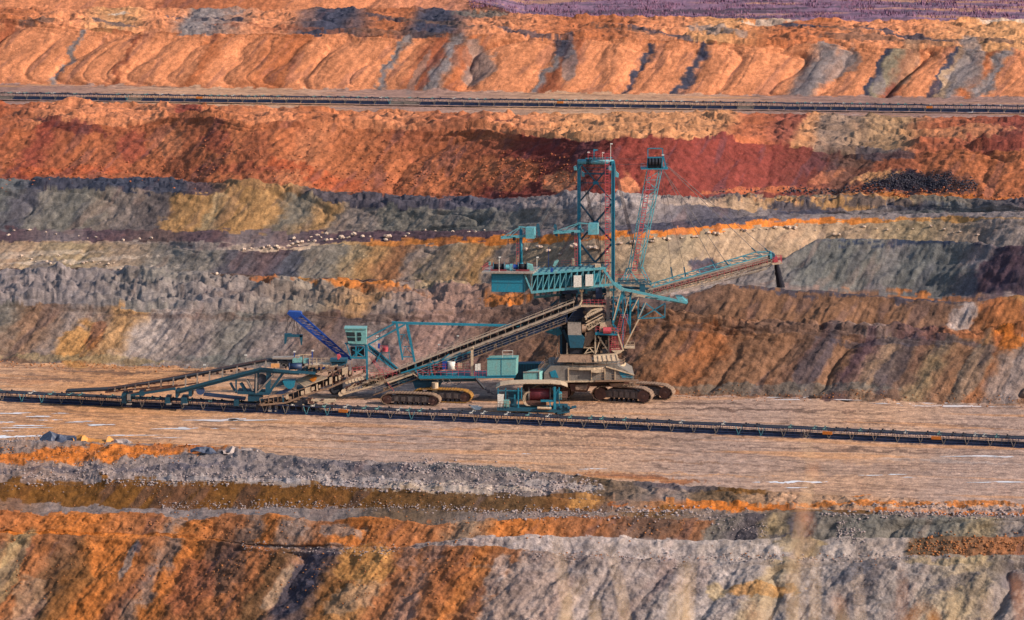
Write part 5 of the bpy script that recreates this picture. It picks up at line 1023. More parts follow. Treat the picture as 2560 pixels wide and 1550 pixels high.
for pts in (((960,870),(1060,840),(1070,960),(965,990)), ((1180,800),(1190,920),(1215,915),(1205,790)), ((1440,660),(1490,645),(1490,780),(1440,800)), ((1620,620),(1670,605),(1670,690),(1625,705)), ((1690,480),(1800,450),(1800,580),(1690,610)), ((1830,540),(1870,530),(1870,590),(1830,600)), ((580,1000),(630,985),(640,1080),(590,1095)), ((880,930),(940,915),(945,990),(885,1005)), ((1370,740),(1400,730),(1400,810),(1370,820)), ((1560,650),(1590,640),(1590,720),(1560,730)), ((1090,850),(1150,835),(1150,900),(1090,920)), ((1230,810),(1265,800),(1265,860),(1230,870))):
    m.slab([q6(x,y,-2.2) for x, y in pts], (0, .6, 0))
m.build('side_cabinet', K_CREAM, TR)
m = MB(); m.slab([q6(120,1090,-1), q6(500,1030,-1), q6(510,1140,-1), q6(130,1190,-1)], (0, .5, 0)); m.slab([q6(640,1000,-1), q6(950,880,-1), q6(950,990,-1), q6(650,1110,-1)], (0,.5,0)); m.slab([q6(1000,850,-.5), q6(1700,480,-.5), q6(1740,680,-.5), q6(1000,960,-.5)], (0,.5,0)); m.build('inner_casing', K_DARK, TR)
m = MB(); m.slab([q6(515,1010,-2.1), q6(540,1003,-2.1), q6(548,1148,-2.1), q6(520,1150,-2.1)], (0,.4,0)); m.build('teal_post', K_DT, TR)
m = MB(); m.slab([q6(350,1003,-1.5), q6(690,870,-1.2), q6(760,900,1.4), q6(620,880,1.4), q6(420,930,1.4)], (0, 0, -.12)); m.slab([q6(350,1003,-1.6), q6(590,870,-1.6), q6(700,890,-1.6), q6(500,1000,-1.6)], (0,.1,0)); m.build('discharge_belt', K_NAVY, TR)
m = MB(); m.slab([q6(765,705,1.6), q6(1110,570,1.6), q6(1400,660,-2.4), q6(950,835,-2.4)], (0, 0, -.12)); m.bar(q6(950,837,-2.45), q6(1402,664,-2.45), .14, .2); m.bar(q6(765,707,1.6), q6(950,837,-2.45), .14, .2); cn = m.build('canopy', K_CREAM, TR)
m = MB(); m.slab([q6(1040,700,-.6), q6(1160,640,-.2), q6(1270,690,-1.6), q6(1110,748,-2)], (0, 0, .06)); m.build('soil_on_canopy', K_OR, cn)
m = MB(); m.slab([q6(525,735,-2), q6(765,730,-2), q6(740,850,-2), q6(690,880,-2), q6(630,880,-2), q6(560,820,-2)], (0, 3, 0)); hp = m.build('chute', K_TEAL, TR)
m = MB(); m.slab([q6(380,850,-1.5), q6(515,728,-1.5), q6(560,820,-1.5), q6(540,800,-1.5)], (0, 2.4, 0)); m.slab([q6(800,840,-1), q6(940,850,-1), q6(900,960,-1), q6(790,930,-1)], (0,2,0)); m.build('chute_flap', K_DT, TR)
m = MB(); m.slab([q6(955,440,-1), q6(1120,412,-1), q6(1450,412,-1), q6(1450,440,-1), q6(1130,465,-1)], (0, 3, 0)); m.slab([q6(1200,560,-1.5), q6(1380,470,-1.5), q6(1600,415,-1.5), q6(1600,440,-1.5), q6(1250,575,-1.5)], (0, 1.4, 0)); m.build('deck_plate', K_CREAM, TR)
m = MB(); m.slab([q6(1000,465,-.5), q6(1420,440,-.5), q6(1300,570,-.5), q6(900,590,-.5), q6(780,560,-.5)], (0, 2.6, 0)); m.slab([q6(1450,310,-1), q6(1790,300,-1), q6(1790,350,-1), q6(1450,350,-1)], (0, 2.6, 0)); m.slab([q6(1470,362,-.5), q6(1780,362,-.5), q6(1780,430,-.5), q6(1500,430,-.5)], (0,2,0)); m.build('drive_house', K_DT, TR)
m = MB(); m.slab([q6(1225,470,-1.2), q6(1350,455,-1.2), q6(1340,500,-1.2), q6(1225,505,-1.2)], (0,.6,0)); m.bar(q6(1030,290,-1.2), q6(1030,410,-1.2), .2); m.bar(q6(1105,135,-1), q6(1105,400,-1), .22); m.bar(q6(750,150,-1), q6(755,270,-1), .14); m.build('blue_post', K_BLUE, TR)
m = MB(); m.slab([q6(715,300,-1.5), q6(745,270,-1.5), q6(890,285,-1.5), q6(900,365,-1.5), q6(715,370,-1.5)], (0, 2, 0)); m.slab([q6(930,300,-1.2), q6(1040,290,-1.2), q6(1040,375,-1.2), q6(930,382,-1.2)], (0,1.2,0)); m.build('gearbox', K_LTEAL, TR)
m = MB(); m.tube(q6(650,440,-1.4), q6(900,440,-1.4), .66, 18); m.tube(q6(645,440,-1.4), q6(668,440,-1.4), .74, 18); m.build('drive_motor', K_NAVY, TR, smooth=True)
m = MB(); m.bar(q6(770,228,-1.4), q6(930,206,-1.4), .16); m.bar(q6(930,206,-1.4), q6(1090,212,-1.4), .16); m.bar(q6(775,228,-1.4), q6(775,300,-1.4), .1); m.bar(q6(935,206,-1.4), q6(935,300,-1.4), .1)
m.rail(q6(1045,400,-1.4), q6(1190,400,-1.4), 1.3, .9, .1); m.rail(q6(1200,400,1), q6(1440,400,1), 1.3, .8, .06); m.build('guard_rail', K_CREAM, TR)
m = MB(); m.slab([q6(293,388,-3), q6(455,390,-3), q6(455,466,-3), q6(293,464,-3)], (0,.5,0)); m.build('orange_panel', paint('sand_panel', (222,160,100), .2), TR)
m = MB(); m.slab([q6(1590,210,-1), q6(1640,205,-1), q6(1665,260,-1), q6(1600,330,-1)], (0,.8,0)); m.rail(q6(1900,590,-2.3), q6(2150,560,-2.3), 1.3, .8, .07); m.build('red_fitting', K_RED, TR)
# bridge up to the tripper (left part)
m = MB()
pts = [(560,402,0), (930,386,0), (1500,296,0), (2280,138,0), (2464,152,0), (2560,150,0)]
for (x0,y0,_), (x1,y1,_) in zip(pts, pts[1:]):
    for d in (-1.4,): m.slab([t4(x0,y0,d), t4(x1,y1,d), t4(x1,y1+16,d), t4(x0,y0+16,d)], (0, 2.8, 0))
m.build('rising_belt', K_RUB, TR, split=False)
m = MB()
for d in (-1.8, 1.6):
    m.bar(t4(900,412,d), t4(1520,352,d), .3, .34); m.bar(t4(1100,428,d), t4(1700,330,d), .2, .3)
m.bar(t4(925,380,-1.9), t4(2280,134,-1.9), .1); m.build('bridge_chord', K_RUST, TR, split=False)
m = MB()
for k, x in enumerate((985, 1070, 1160, 1275, 1380, 1485, 1590, 1690, 1795, 1905, 2030, 2180, 2275, 2380)):
    yt = 386 - (x-930)*.18 if x < 2280 else 150; yb = 412 - (x-900)*.095 if x < 1520 else (395 - (x-1520)*.262 if x < 2230 else 215)
    m.bar(t4(x,yt,-1.9), t4(x-4,yb,-1.9), .3, .2); m.bar(t4(x,yt,1.7), t4(x-4,yb,1.7), .2)
m.slab([t4(2330,118,-1.5), t4(2560,112,-1.5), t4(2560,130,-1.5), t4(2330,130,-1.5)], (0, 2, 0)); m.build('bridge_post', K_GREY, TR, split=False)
m = MB()
for d in (-2.2, 1.8):
    for a, b_ in (((1515,398),(2232,210)), ((2232,210),(2470,236)), ((2470,236),(2700,250))): m.bar(t4(*a,d), t4(*b_,d), .3, .55)
m.build('bridge_beam', K_DT, TR, split=False)
m = MB()
for a, b_ in (((1540,412),(2230,232)), ((2230,232),(2560,250)), ((1100,440),(1500,380))): m.bar(t4(*a,-1.8), t4(*b_,-1.8), .4, .5); m.bar(t4(*a,1.6), t4(*b_,1.6), .4, .5)
for a, b_, w_ in (((2200,230),(2190,440),.9), ((2300,240),(2290,420),1.0), ((2020,310),(2020,420),.3), ((2345,255),(2205,410),.35), ((2420,250),(2300,420),.3), ((2110,300),(2170,420),.3), ((1970,330),(2010,400),.1), ((2060,330),(2110,410),.8)):
    m.bar(t4(*a,-1.6), t4(*b_,-1.6), w_, .5); m.bar(t4(*a,1.4), t4(*b_,1.4), w_, .4)
m.slab([t4(2030,405,-2.2), t4(2320,415,-2.2), t4(2300,438,-2.2), t4(2030,428,-2.2)], (0, 4, 0)); m.slab([t4(2120,440,-2), t4(2240,440,-2), t4(2240,490,-2), t4(2120,490,-2)], (0,3.6,0)); m.build('car_frame', K_DT, TR, split=False)
for a, b_ in (((2345,258),(2205,412)), ((2105,300),(2165,400)), ((2195,250),(2192,420))):
    m = MB(); m.bar(t4(*a,-2.1), t4(*b_,-2.1), .3); m.build('brace', K_GREY, TR)
m = MB(); m.tube(t4(1715,398,-1.8), t4(1715,398,1.8), .9, 18); m.build('bend_drum', K_NAVY, TR, smooth=True)
m = MB(); m.tube(t4(2240,300,-1.7), t4(2240,300,1.6), 1.1, 18); m.build('bend_drum', K_DARK, TR, smooth=True)
m = MB(); m.slab([t4(1740,430,-1.2), t4(2095,468,-1.2), t4(2095,482,-1.2), t4(1740,444,-1.2)], (0, 2.4, 0)); m.build('belt_strand', K_NAVY, TR)
m = MB()
for x0, x1, y0, y1 in ((1040,1078,425,508), (1085,1118,428,490), (1190,1232,405,445), (1412,1452,458,518), (1548,1598,458,522), (1612,1640,395,450), (1500,1522,400,460), (2000,2040,478,530)):
    m.slab([t4(x0,y0,-2), t4(x1,y0,-2), t4(x1,y1,-2), t4(x0,y1,-2)], (0, 3.8, 0))
m.build('rail_carriage', K_DT, TR)
m = MB()
for a in (1100, 1440, 1580): m.slab([t4(a-18,512,-2.6), t4(a+22,512,-2.6), t4(a+22,522,-2.6), t4(a-18,522,-2.6)], (0,1,0))
m.slab([t4(1086,432,-2.3), t4(1114,432,-2.3), t4(1114,480,-2.3), t4(1086,480,-2.3)], (0,.4,0)); m.build('carriage_shoe', K_GREY, TR)
m = MB(); m.rail(t4(1100,350,-2.3), t4(2280,150,-2.3), .5, 3, .05); m.rail(t4(925,395,-2.2), t4(1500,345,-2.2), .7, 1.4, .06)
for k in range(20): x = 960+60*k; m.box(t4(x, 398-(x-930)*.16, -1), .5, .4, .4)
m.build('bridge_railing', K_RUST, TR, split=False)
lamp(TR, t4(1745,262,1.6), 2.0); lamp(TR, t4(2098,190,1.6), 2.3); lamp(TR, q6(745,160,-1), .1); lamp(TR, q6(1100,140,-1), .1)
for zi, (x0, x1, y0, y1, nn, mt) in enumerate(((60,1000,1000,1180,50,K_TAN), (950,1700,650,950,60,K_RUST), (900,1500,420,580,40,K_TAN), (1500,2150,420,640,50,K_RUST), (1000,1500,1080,1330,40,K_RUST), (300,1000,320,470,40,K_DARK))):
    m = MB(); rr = random.Random(zi+40)
    for k in range(nn):
        u = rr.random(); x = x0 + (x1-x0)*u; y = rr.uniform(y0, y1) if zi not in (0, 1) else (y1 - (y1-y0)*u*(.8 if zi else .5) + rr.uniform(-70, 20))
        if rr.random() < .5: m.box(q6(x, y, rr.uniform(-2, 1)), rr.uniform(.2, .8), .5, rr.uniform(.2, .7))
        else: m.bar(q6(x, y, -1.5), q6(x + rr.uniform(-80, 80), y + rr.uniform(-60, 60), 0), rr.uniform(.06, .14))
    m.build('pipework_and_fittings', mt, TR, split=zi not in (0, 3))
# undercarriage of the car
m = MB(); m.slab([q6(0,1150,-1), q6(1000,1100,-1), q6(1000,1300,-1), q6(0,1310,-1)], (0, 3.4, 0)); m.slab([q6(680,1080,-1.6), q6(900,1020,-1.6), q6(890,1310,-1.6), q6(700,1310,-1.6)], (0, 4, 0)); m.slab([q6(950,1240,-1.4), q6(1240,1290,-1.4), q6(1240,1320,-1.4), q6(960,1320,-1.4)], (0, 3, 0)); m.build('undercarriage', K_DARK, TR, split=False)
m = MB()
for x in (240, 372, 590): m.slab([q6(x,1190,-1.5), q6(x+58,1185,-1.5), q6(x+58,1290,-1.5), q6(x,1295,-1.5)], (0,.8,0)); m.slab([q6(x-4,1300,-2), q6(x+66,1300,-2), q6(x+66,1332,-2), q6(x-4,1332,-2)], (0,1,0))
m.build('leg_block', K_GREY, TR)
m = MB(); m.slab([q6(910,1190,-2), q6(945,1190,-2), q6(945,1320,-2), q6(910,1320,-2)], (0,.6,0)); m.slab([q6(1080,1105,-2), q6(1560,1100,-2), q6(1560,1135,-2), q6(1330,1165,-2), q6(1330,1135,-2), q6(1080,1125,-2)], (0,1.6,0)); m.slab([q6(1060,1150,-1.6), q6(1120,1150,-1.6), q6(1120,1210,-1.6), q6(1060,1210,-1.6)], (0,.5,0)); m.build('end_frame', K_CREAM, TR)
m = MB(); m.slab([q6(1155,1230,-2), q6(1250,1215,-2), q6(1250,1330,-2), q6(1160,1340,-2)], (0,.9,0)); m.build('end_box', K_GREY, TR)
m = MB(); m.ladder(q6(1300,1385,-2.6), q6(1350,1165,-2.2), .75, .33, .08); m.slab([q6(1240,1332,-2.8), q6(1320,1332,-2.8), q6(1320,1340,-2.8), q6(1240,1340,-2.8)], (0,1,0)); m.build('end_ladder', K_GREY, TR)

# ================================================================ cable reel car
YC = 579.0
def c2(x, y, d=0): return P(1180 + x/3.5519, 660 + y/3.5519, YC + d)
CR = thing('cable_reel_car', 'roofed turquoise cable reel car with a large dark red drum beside the conveyor', 'mining machine', c2(560, 1325))
m = MB(); rp_ = [(214,1100),(250,1078),(330,1066),(480,1060),(700,1060),(790,1068),(850,1090)]
m.slab([c2(x,y,-2) for x, y in rp_] + [c2(x,y+5,-2) for x, y in rp_[::-1]], (0, 4.6, 0)); rf = m.build('roof', K_CREAM, CR)
m = MB()
for x, y in rp_[:-1]: m.bar(c2(x,y-1,-2.05), c2(x,y-1,2.6), .06)
m.build('roof_seam', K_TAN, rf, split=False)
m = MB(); m.tube(c2(512,1157,.2), c2(688,1157,.2), 1.22, 28); dr = m.build('cable_drum', K_DRUM, CR, smooth=True)
m = MB()
for k in range(16): m.tube(c2(518+10.5*k,1157,.2), c2(521+10.5*k,1157,.2), 1.255, 28)
m.build('cable_winding', paint('red_cable', (108, 40, 50), .05), dr, split=False)
for x in (502, 690): m = MB(); m.tube(c2(x,1157,.2), c2(x+7,1157,.2), 1.42, 28); m.build('drum_flange', K_GREY, dr)
m = MB()
for k in range(9): a = -1.2 + k*.3; m.tube(c2(470+3*k,1157,.1)+Vector((0, 0, -1.2)), c2(455+4*k,1157,-.2)+Vector((0, 0, .6)), .05, 6)
prv = None
for off in (0, 14, 28):
    prv = None
    for k in range(10):
        t = k/9*math.pi; v = c2(500-48*math.sin(t)+off*.6, 1190-62*math.cos(t)+8, -1.4)
        if prv is not None: m.tube(prv, v, .07, 6)
        prv = v
m.build('cable_loop', K_CREAM, CR, split=False)
m = MB()
for a, b_, w_ in (((232,1100),(232,1275),.2), ((300,1100),(300,1275),.16), ((412,1100),(412,1290),.3), ((440,1095),(440,1200),.2), ((735,1090),(735,1320),.5), ((775,1095),(775,1280),.24), ((712,1100),(738,1150),.16), ((775,1095),(745,1150),.16), ((225,1125),(440,1125),.16), ((610,1215),(735,1215),.4), ((690,1215),(700,1300),.3), ((380,1160),(380,1200),.3)):
    m.bar(c2(*a,-1.7), c2(*b_,-1.7), w_); m.bar(c2(*a,2), c2(*b_,2), w_)
m.slab([c2(740,1120,-1.6), c2(800,1150,-1.6), c2(800,1205,-1.6), c2(740,1210,-1.6)], (0, 1.6, 0)); m.build('frame', K_TEAL, CR, split=False)
m = MB(); m.slab([c2(222,1272,-2), c2(770,1290,-2), c2(770,1318,-2), c2(222,1300,-2)], (0, 4.2, 0)); m.slab([c2(340,1200,-1), c2(398,1200,-1), c2(398,1258,-1), c2(340,1258,-1)], (0, 1, 0)); m.slab([c2(320,1130,0), c2(430,1130,0), c2(430,1200,0), c2(320,1200,0)], (0,1.6,0)); m.build('chassis', K_DT, CR, split=False)
m = MB(); m.slab([c2(226,1158,-2), c2(285,1160,-2), c2(272,1270,-2), c2(228,1270,-2)], (0,.8,0)); m.build('cabinet', K_WHITE, CR)
m = MB(); m.slab([c2(280,1208,-2), c2(332,1208,-2), c2(332,1268,-2), c2(280,1268,-2)], (0,.8,0)); m.slab([c2(770,1150,-1.9), c2(800,1150,-1.9), c2(800,1195,-1.9), c2(770,1195,-1.9)], (0,.5,0)); m.build('cabinet', K_LTEAL, CR, label='pale green cabinet')
m = MB(); m.slab([c2(480,1215,-1), c2(660,1215,-1), c2(660,1258,-1), c2(480,1258,-1)], (0,2,0)); m.slab([c2(800,1130,1), c2(850,1130,1), c2(850,1190,1), c2(800,1190,1)], (0,.1,0))
for k in range(12): m.bar(c2(480+15*k,1215+rnd.uniform(0,20),-1.3), c2(500+14*k,1250,-1.3), .08)
m.build('machinery', K_RUST, CR, split=False)
m = MB(); m.tube(c2(580,1278,-2.3), c2(705,1282,-2.3), .26, 10); m.tube(c2(740,1100,-1), c2(742,1098,-.9), .1, 6); m.build('pipe', K_CREAM, CR)
m = MB(); m.slab([c2(720,1262,-1.8), c2(850,1262,-1.8), c2(870,1320,-1.8), c2(760,1335,-1.8)], (0,3,0))
for x, y in ((790,1270), (830,1258), (860,1275), (895,1272), (915,1268)): m.tube(c2(x,y,-2.2), c2(x,y,-1.2), .32, 10)
m.bar(c2(850,1290,-1.5), c2(925,1268,-1.5), .3); m.build('travel_gear', K_DT, CR, split=False)
m = MB(); m.rail(c2(226,1272,-2.3), c2(335,1275,-2.3), 1.2, .7, .06); m.rail(c2(780,1210,-2), c2(836,1206,-2), 1.2, .5, .05); m.build('railing', K_TAN, CR)
m = MB(); m.slab([c2(500,1318,-2), c2(730,1322,-2), c2(740,1334,-2), c2(500,1334,-2)], (0, 4, 0)); m.build('skid', K_TAN, CR)

# ================================================================ falling soil, sheet metal, old belts
m = MB(); prv = None; rg = random.Random(2)
A0 = q1(2232, 940, 0); A1 = q1(2266, 1108, 1)
N = 16; ringp = []
for k in range(N+1):
    u = k/N; c = A0.lerp(A1, u); rr = .5 + .4*u
    ringp.append([c + Vector((math.cos(2*math.pi*j/14)*rr*(1+rg.uniform(-.12,.12)), math.sin(2*math.pi*j/14)*rr, 0)) for j in range(14)])
vs = [v for r_ in ringp for v in r_]; fs = [(k*14+j, k*14+(j+1) % 14, (k+1)*14+(j+1) % 14, (k+1)*14+j) for k in range(N) for j in range(14)]
m.add(vs, fs)
fo = m.build('falling_soil', paint('black_soil', (26, 26, 40), .0, (40,40,50), rough=1), None, split=False); tag(fo, 'dark stream of soil falling from the boom head', None, None, 'stuff')
def crumpled(name, label, cat, outline, mat, Y, depth, seed, group=None):
    """a heavy sheet lying in folds: its back and front edges follow different lines"""
    r = random.Random(seed); n = len(outline); rows = 8; vs = []
    for i in range(rows+1):
        v = i/rows
        for (px, pt, pb) in outline:
            a = P(px, pt, Y + depth/2); b = P(px, pb, Y - depth/2)
            p = a.lerp(b, v); p.z += .55*math.sin(v*math.pi)*math.sin(px*.21 + seed) + r.uniform(-.06, .06); p.x += .35*math.sin(v*3 + px*.1)
            vs.append(p)
    fs = [(i*n+j, i*n+j+1, (i+1)*n+j+1, (i+1)*n+j) for i in range(rows) for j in range(n-1)]
    m = MB(); m.add(vs, fs); o = m.build(name, mat, None, split=False); 
    md = o.modifiers.new('thick', 'SOLIDIFY'); md.thickness = .08
    tag(o, label, cat, group); return o
K_FOIL = paint('grey_sheet', (74, 80, 98), .35, (150, 150, 160), rough=.4); K_OCS = paint('ochre_sheet', (206, 140, 66), .25, (190, 150, 110), rough=.7); K_PALE = paint('pale_sheet', (176, 158, 150), .3, (110,110,130), rough=.5)
def sc(l): return [(x/3.52, 1070 + a/3.52, 1070 + b/3.52) for x, a, b in l]
Yb = 541.
crumpled('old_belt_sheet', 'dark blue grey curled sheet of old belt at the left end of the ochre strip', 'sheet', sc([(368,90,100),(400,60,120),(440,30,128),(480,50,130),(540,62,132),(600,66,130),(660,70,128)]), K_FOIL, Yb, 2.6, 1)
crumpled('old_belt_sheet', 'ochre dusted sheet with a sharp peak, beside the dark curled sheet', 'sheet', sc([(630,100,120),(660,80,128),(690,54,132),(730,62,136),(780,88,138),(860,98,140),(920,104,140),(950,72,140),(1000,100,152)]), K_OCS, Yb, 2.6, 2)
crumpled('old_belt_sheet', 'pale blue grey sheet end lying right of the ochre dusted sheet', 'sheet', sc([(990,120,146),(1030,104,154),(1080,96,158),(1110,98,155),(1150,138,148)]), K_PALE, Yb, 2.2, 3)
crumpled('old_belt_sheet', 'small dark folded sheet half buried at the right end of the ochre strip', 'sheet', sc([(1690,190,198),(1740,176,210),(1800,165,222),(1860,180,232),(1915,212,222)]), K_FOIL, 529.5, 1.8, 4)
crumpled('old_belt_sheet', 'grey crumpled sheet with a white fold, rightmost of the old sheets', 'sheet', sc([(1950,215,224),(1990,190,226),(2030,158,232),(2080,180,238),(2140,186,240),(2200,178,244),(2260,200,240),(2318,232,238)]), K_PALE, 529., 2.0, 5)
crumpled('white_sheet', 'white sheet lying by the conveyor right of the small crawlers', 'sheet', [(640+x/3.52, 760+a/3.52, 760+b/3.52) for x, a, b in ((1885,898,915),(1910,893,928),(1950,892,932),(1980,912,932))], K_WHITE, 583., 1.6, 6)

# ================================================================ boulders
rb = np.random.RandomState(3)
def rock_mesh(name, mat, seed):
    r = random.Random(seed); bm = bmesh.new(); bmesh.ops.create_icosphere(bm, subdivisions=2, radius=.5)
    for v in bm.verts:
        n = v.co.normalized(); v.co *= 1 + .28*math.sin(5*n.x + seed)*math.cos(4*n.y - seed*.7) + r.uniform(-.12, .12); v.co.z *= .8
    me = bpy.data.meshes.new(name); bm.to_mesh(me); bm.free(); me.materials.append(mat); return me
K_BOUL = paint('pale_rock', (206, 180, 160), .45, (160, 130, 120), rough=.9)
K_OBOUL = paint('orange_rock', (214, 128, 54), .25, (150, 90, 50), rough=.9)
RM = [rock_mesh('pale_boulder', K_BOUL, k) for k in range(5)]
def boulders(label, group, line, n, s0, s1, spread, seed, mat=None):
    r = random.Random(seed)
    xs = [p[0] for p in line]
    for k in range(n):
        px = xs[0] + (xs[-1]-xs[0])*(k + r.uniform(0, 1))/n; py = np.interp(px, xs, [p[1] for p in line]) + r.uniform(-spread, spread)
        g = ground_at(px, py); s = .5*r.uniform(s0, s1)*r.choice([.5, .8, 1, 1, 1.3])
        o = bpy.data.objects.new('pale_boulder', RM[r.randrange(5)]); COL.objects.link(o); o.location = g + Vector((0, -.3, s*.25)); o.scale = (s*r.uniform(.9, 1.7), s, s*r.uniform(.7, 1.1)); o.rotation_euler = (0, 0, r.uniform(0, 6))
        tag(o, label, 'boulder', group)
boulders('pale boulder in the broken row along the top edge of the dark grey slope', 'pale boulders above the dark slope', [(608,625),(720,620),(800,605),(880,600)], 26, 1.0, 2.0, 2.5, 1)
boulders('pale boulder on the dark flat behind the ochre slope', 'pale boulders on the dark flat', [(700,604),(830,594),(960,600),(1060,585),(1280,583)], 22, 1.0, 2.1, 5, 2)
boulders('pale boulder in the row under the thin orange layer right of the tower', 'pale boulders under the orange layer', [(1545,612),(1640,600),(1750,590),(1900,574),(2000,570)], 26, .9, 1.8, 3, 3)
boulders('pale boulder high on the tan face at the right', 'pale boulders on the tan face', [(2030,575),(2200,565),(2330,565),(2450,566)], 14, .9, 1.6, 4, 4)
boulders('pale boulder on the dark purple flat at the left', 'pale boulders on the purple flat', [(0,588),(200,596),(400,600)], 12, 1.0, 1.8, 12, 5)
boulders('pale boulder behind the counterweight arm of the spreader', 'pale boulders behind the counterweight', [(1290,620),(1420,630),(1540,640)], 8, 1.4, 2.6, 12, 6)
boulders('pale boulder in the lines across the tan left terrace', 'pale boulders on the left terrace', [(10,648),(180,655),(330,672)], 26, .8, 1.6, 12, 7)
boulders('pale boulder at the foot of the dark grey slope', 'pale boulders at the dark slope foot', [(525,697),(560,690)], 6, .9, 1.6, 4, 8)

# ================================================================ stones and clods
def stones(name, label, mat, areas, seed):
    r = np.random.RandomState(seed); V = []; Fc = []; n0 = 0
    bm = bmesh.new(); bmesh.ops.create_icosphere(bm, subdivisions=1, radius=.5); bm.verts.ensure_lookup_table()
    base = np.array([v.co[:] for v in bm.verts]); fac = np.array([[v.index for v in f.verts] for f in bm.faces]); bm.free()
    for (line, n, sp, s0, s1) in areas:
        xs = [p[0] for p in line]; px = r.uniform(xs[0], xs[-1], n); py = np.interp(px, xs, [p[1] for p in line]) + r.normal(0, sp, n)
        for a, b in zip(px, py):
            g = ground_at(a + r.uniform(-2, 2), b); s = s0 + (s1-s0)*r.rand()**4
            v = base*(1 + r.uniform(-.25, .25, (len(base), 1)))*s*np.array([r.uniform(.8, 1.5), 1, r.uniform(.6, 1)]); V.append(v + np.array(g) + [0, 0, s*.2]); Fc.append(fac + n0); n0 += len(base)
    V = np.concatenate(V); Fc = np.concatenate(Fc)
    me = bpy.data.meshes.new(name); me.vertices.add(len(V)); me.vertices.foreach_set('co', V.astype(np.float32).ravel())
    me.loops.add(Fc.size); me.loops.foreach_set('vertex_index', Fc.ravel().astype(np.int32)); me.polygons.add(len(Fc)); me.polygons.foreach_set('loop_start', (np.arange(len(Fc))*3).astype(np.int32)); me.update(calc_edges=True)
    me.materials.append(mat); o = bpy.data.objects.new(name, me); COL.objects.link(o); tag(o, label, None, None, 'stuff'); return o
stones('pale_rubble', 'pale stones strewn over the near grey ridges', paint('rubble', (158, 142, 140), .4, (96, 88, 96), rough=.9),
 [([(0,1190),(640,1172),(1280,1200)], 1700, 18, .1, .42), ([(60,1202),(640,1200),(1280,1232),(1400,1225)], 2200, 7, .12, .55), ([(1000,1170),(1280,1195),(1500,1230)], 900, 14, .15, .6), ([(0,1112),(110,1095)], 300, 5, .15, .4), ([(1280,1285),(1780,1285)], 700, 9, .15, .6), ([(1780,1300),(1920,1320)], 260, 16, .1, .42), ([(2050,1285),(2560,1285)], 900, 7, .15, .55), ([(2090,1325),(2160,1345)], 200, 14, .15, .5),
  ([(400,1265),(1100,1270),(1280,1290)], 900, 7, .12, .45), ([(1330,1400),(2270,1395)], 500, 7, .12, .4), ([(600,1370),(1000,1385)], 300, 8, .12, .4)], 7)
stones('brown_clods', 'brown and orange clods scattered over the near slopes', paint('clod', (168, 106, 60), .4, (112, 80, 60), rough=.95),
 [([(0,1140),(500,1132)], 700, 14, .12, .45), ([(0,1235),(1280,1262),(1500,1270)], 700, 16, .07, .3), ([(0,1310),(1280,1325),(1780,1325)], 1000, 20, .07, .38), ([(0,1440),(1200,1440)], 1200, 50, .07, .4), ([(2270,1370),(2560,1365)], 700, 14, .12, .5), ([(1300,1390),(2250,1400)], 350, 7, .08, .3), ([(0,912),(520,925)], 400, 5, .1, .5), ([(1570,982),(2560,1005)], 700, 8, .08, .4)], 8)
stones('coal_lumps', 'black coal lumps heaped and strewn at the foot of the red bank', paint('coal', (40, 34, 50), .1, (80,60,70), rough=.6),
 [([(2160,464),(2440,464)], 2200, 9, .12, .55), ([(2220,452),(2380,448)], 1500, 8, .12, .55), ([(1960,478),(2200,480)], 350, 5, .2, .7), ([(1790,482),(1960,480)], 60, 4, .2, .6)], 9)
stones('orange_clods', 'orange and rust clods strewn over the red bank', paint('rust_clod', (172, 98, 62), .45, (120, 62, 48), rough=.95),
 [([(0,425),(500,430),(1280,460)], 1200, 22, .12, .7), ([(1240,420),(1440,440)], 400, 20, .12, .7), ([(2150,480),(2560,495)], 400, 8, .12, .7), ([(500,380),(1200,390)], 600, 30, .12, .6)], 10)

# ================================================================ puddles
K_WATER, nt_, b_ = new_mat('muddy_sky_water'); b_.inputs['Base Color'].default_value = (.80, .76, .78, 1); b_.inputs['Roughness'].default_value = .12; b_.inputs['IOR'].default_value = 1.7  # pale base colour stands in for the bright sky reflected in the puddles
def puddle(px, py, rx, ry, z=.07, seed=0):
    r = random.Random(seed); n = 40; a = px_ground(px, py, z); b = px_ground(px+rx, py, z); c = px_ground(px, py-ry, z)
    Rx = (b-a).x; Ry = (c-a).y; vs = []
    for k in range(n):
        t = 2*math.pi*k/n; q = 1 + .32*math.sin(3*t + seed) + .22*math.sin(7*t + seed*2.1) + r.uniform(-.12, .12)
        vs.append((a.x + math.cos(t)*Rx*q + .35*math.sin(t)*Rx, a.y + math.sin(t)*Ry*q, z))
    m = MB(); m.add(vs, [tuple(range(n))]); o = m.build('puddle', K_WATER, None, split=False); o['kind'] = 'structure'; return o
for i, (a, b, c, d) in enumerate(((30,1091,70,3),(15,1078,50,1.6),(62,1064,40,1.4),(95,1041,32,1.4),(30,1033,42,1.6),(120,1050,28,1),(8,1056,22,2),(250,1062,30,2),(60,1069,60,.8),(190,1055,20,1),(445,1071,46,2.4),(540,1050,60,2.6),(640,1050,50,1.6),(590,1048,20,3),(560,1071,34,1.0),(150,1033,18,.8),(210,1053,25,.8),
    (1960,1205,56,2.6),(2040,1205,26,2),(1990,1219,26,1),(2240,1186,20,1),(2270,1193,12,.8),(2440,1140,60,1.6),(2510,1142,26,1.4),(2180,1188,26,.8),(1320,1134,24,.9),(330,1088,60,1),(420,1094,30,.8),(480,1111,16,.6),
    (2150,998,190,2.2),(2420,1014,120,3),(1980,992,90,1.6),(2300,1008,120,1.6),(1480,1172,26,1.4),(2500,1205,60,1.5))):
    puddle(a, b, c, d, .09, i)
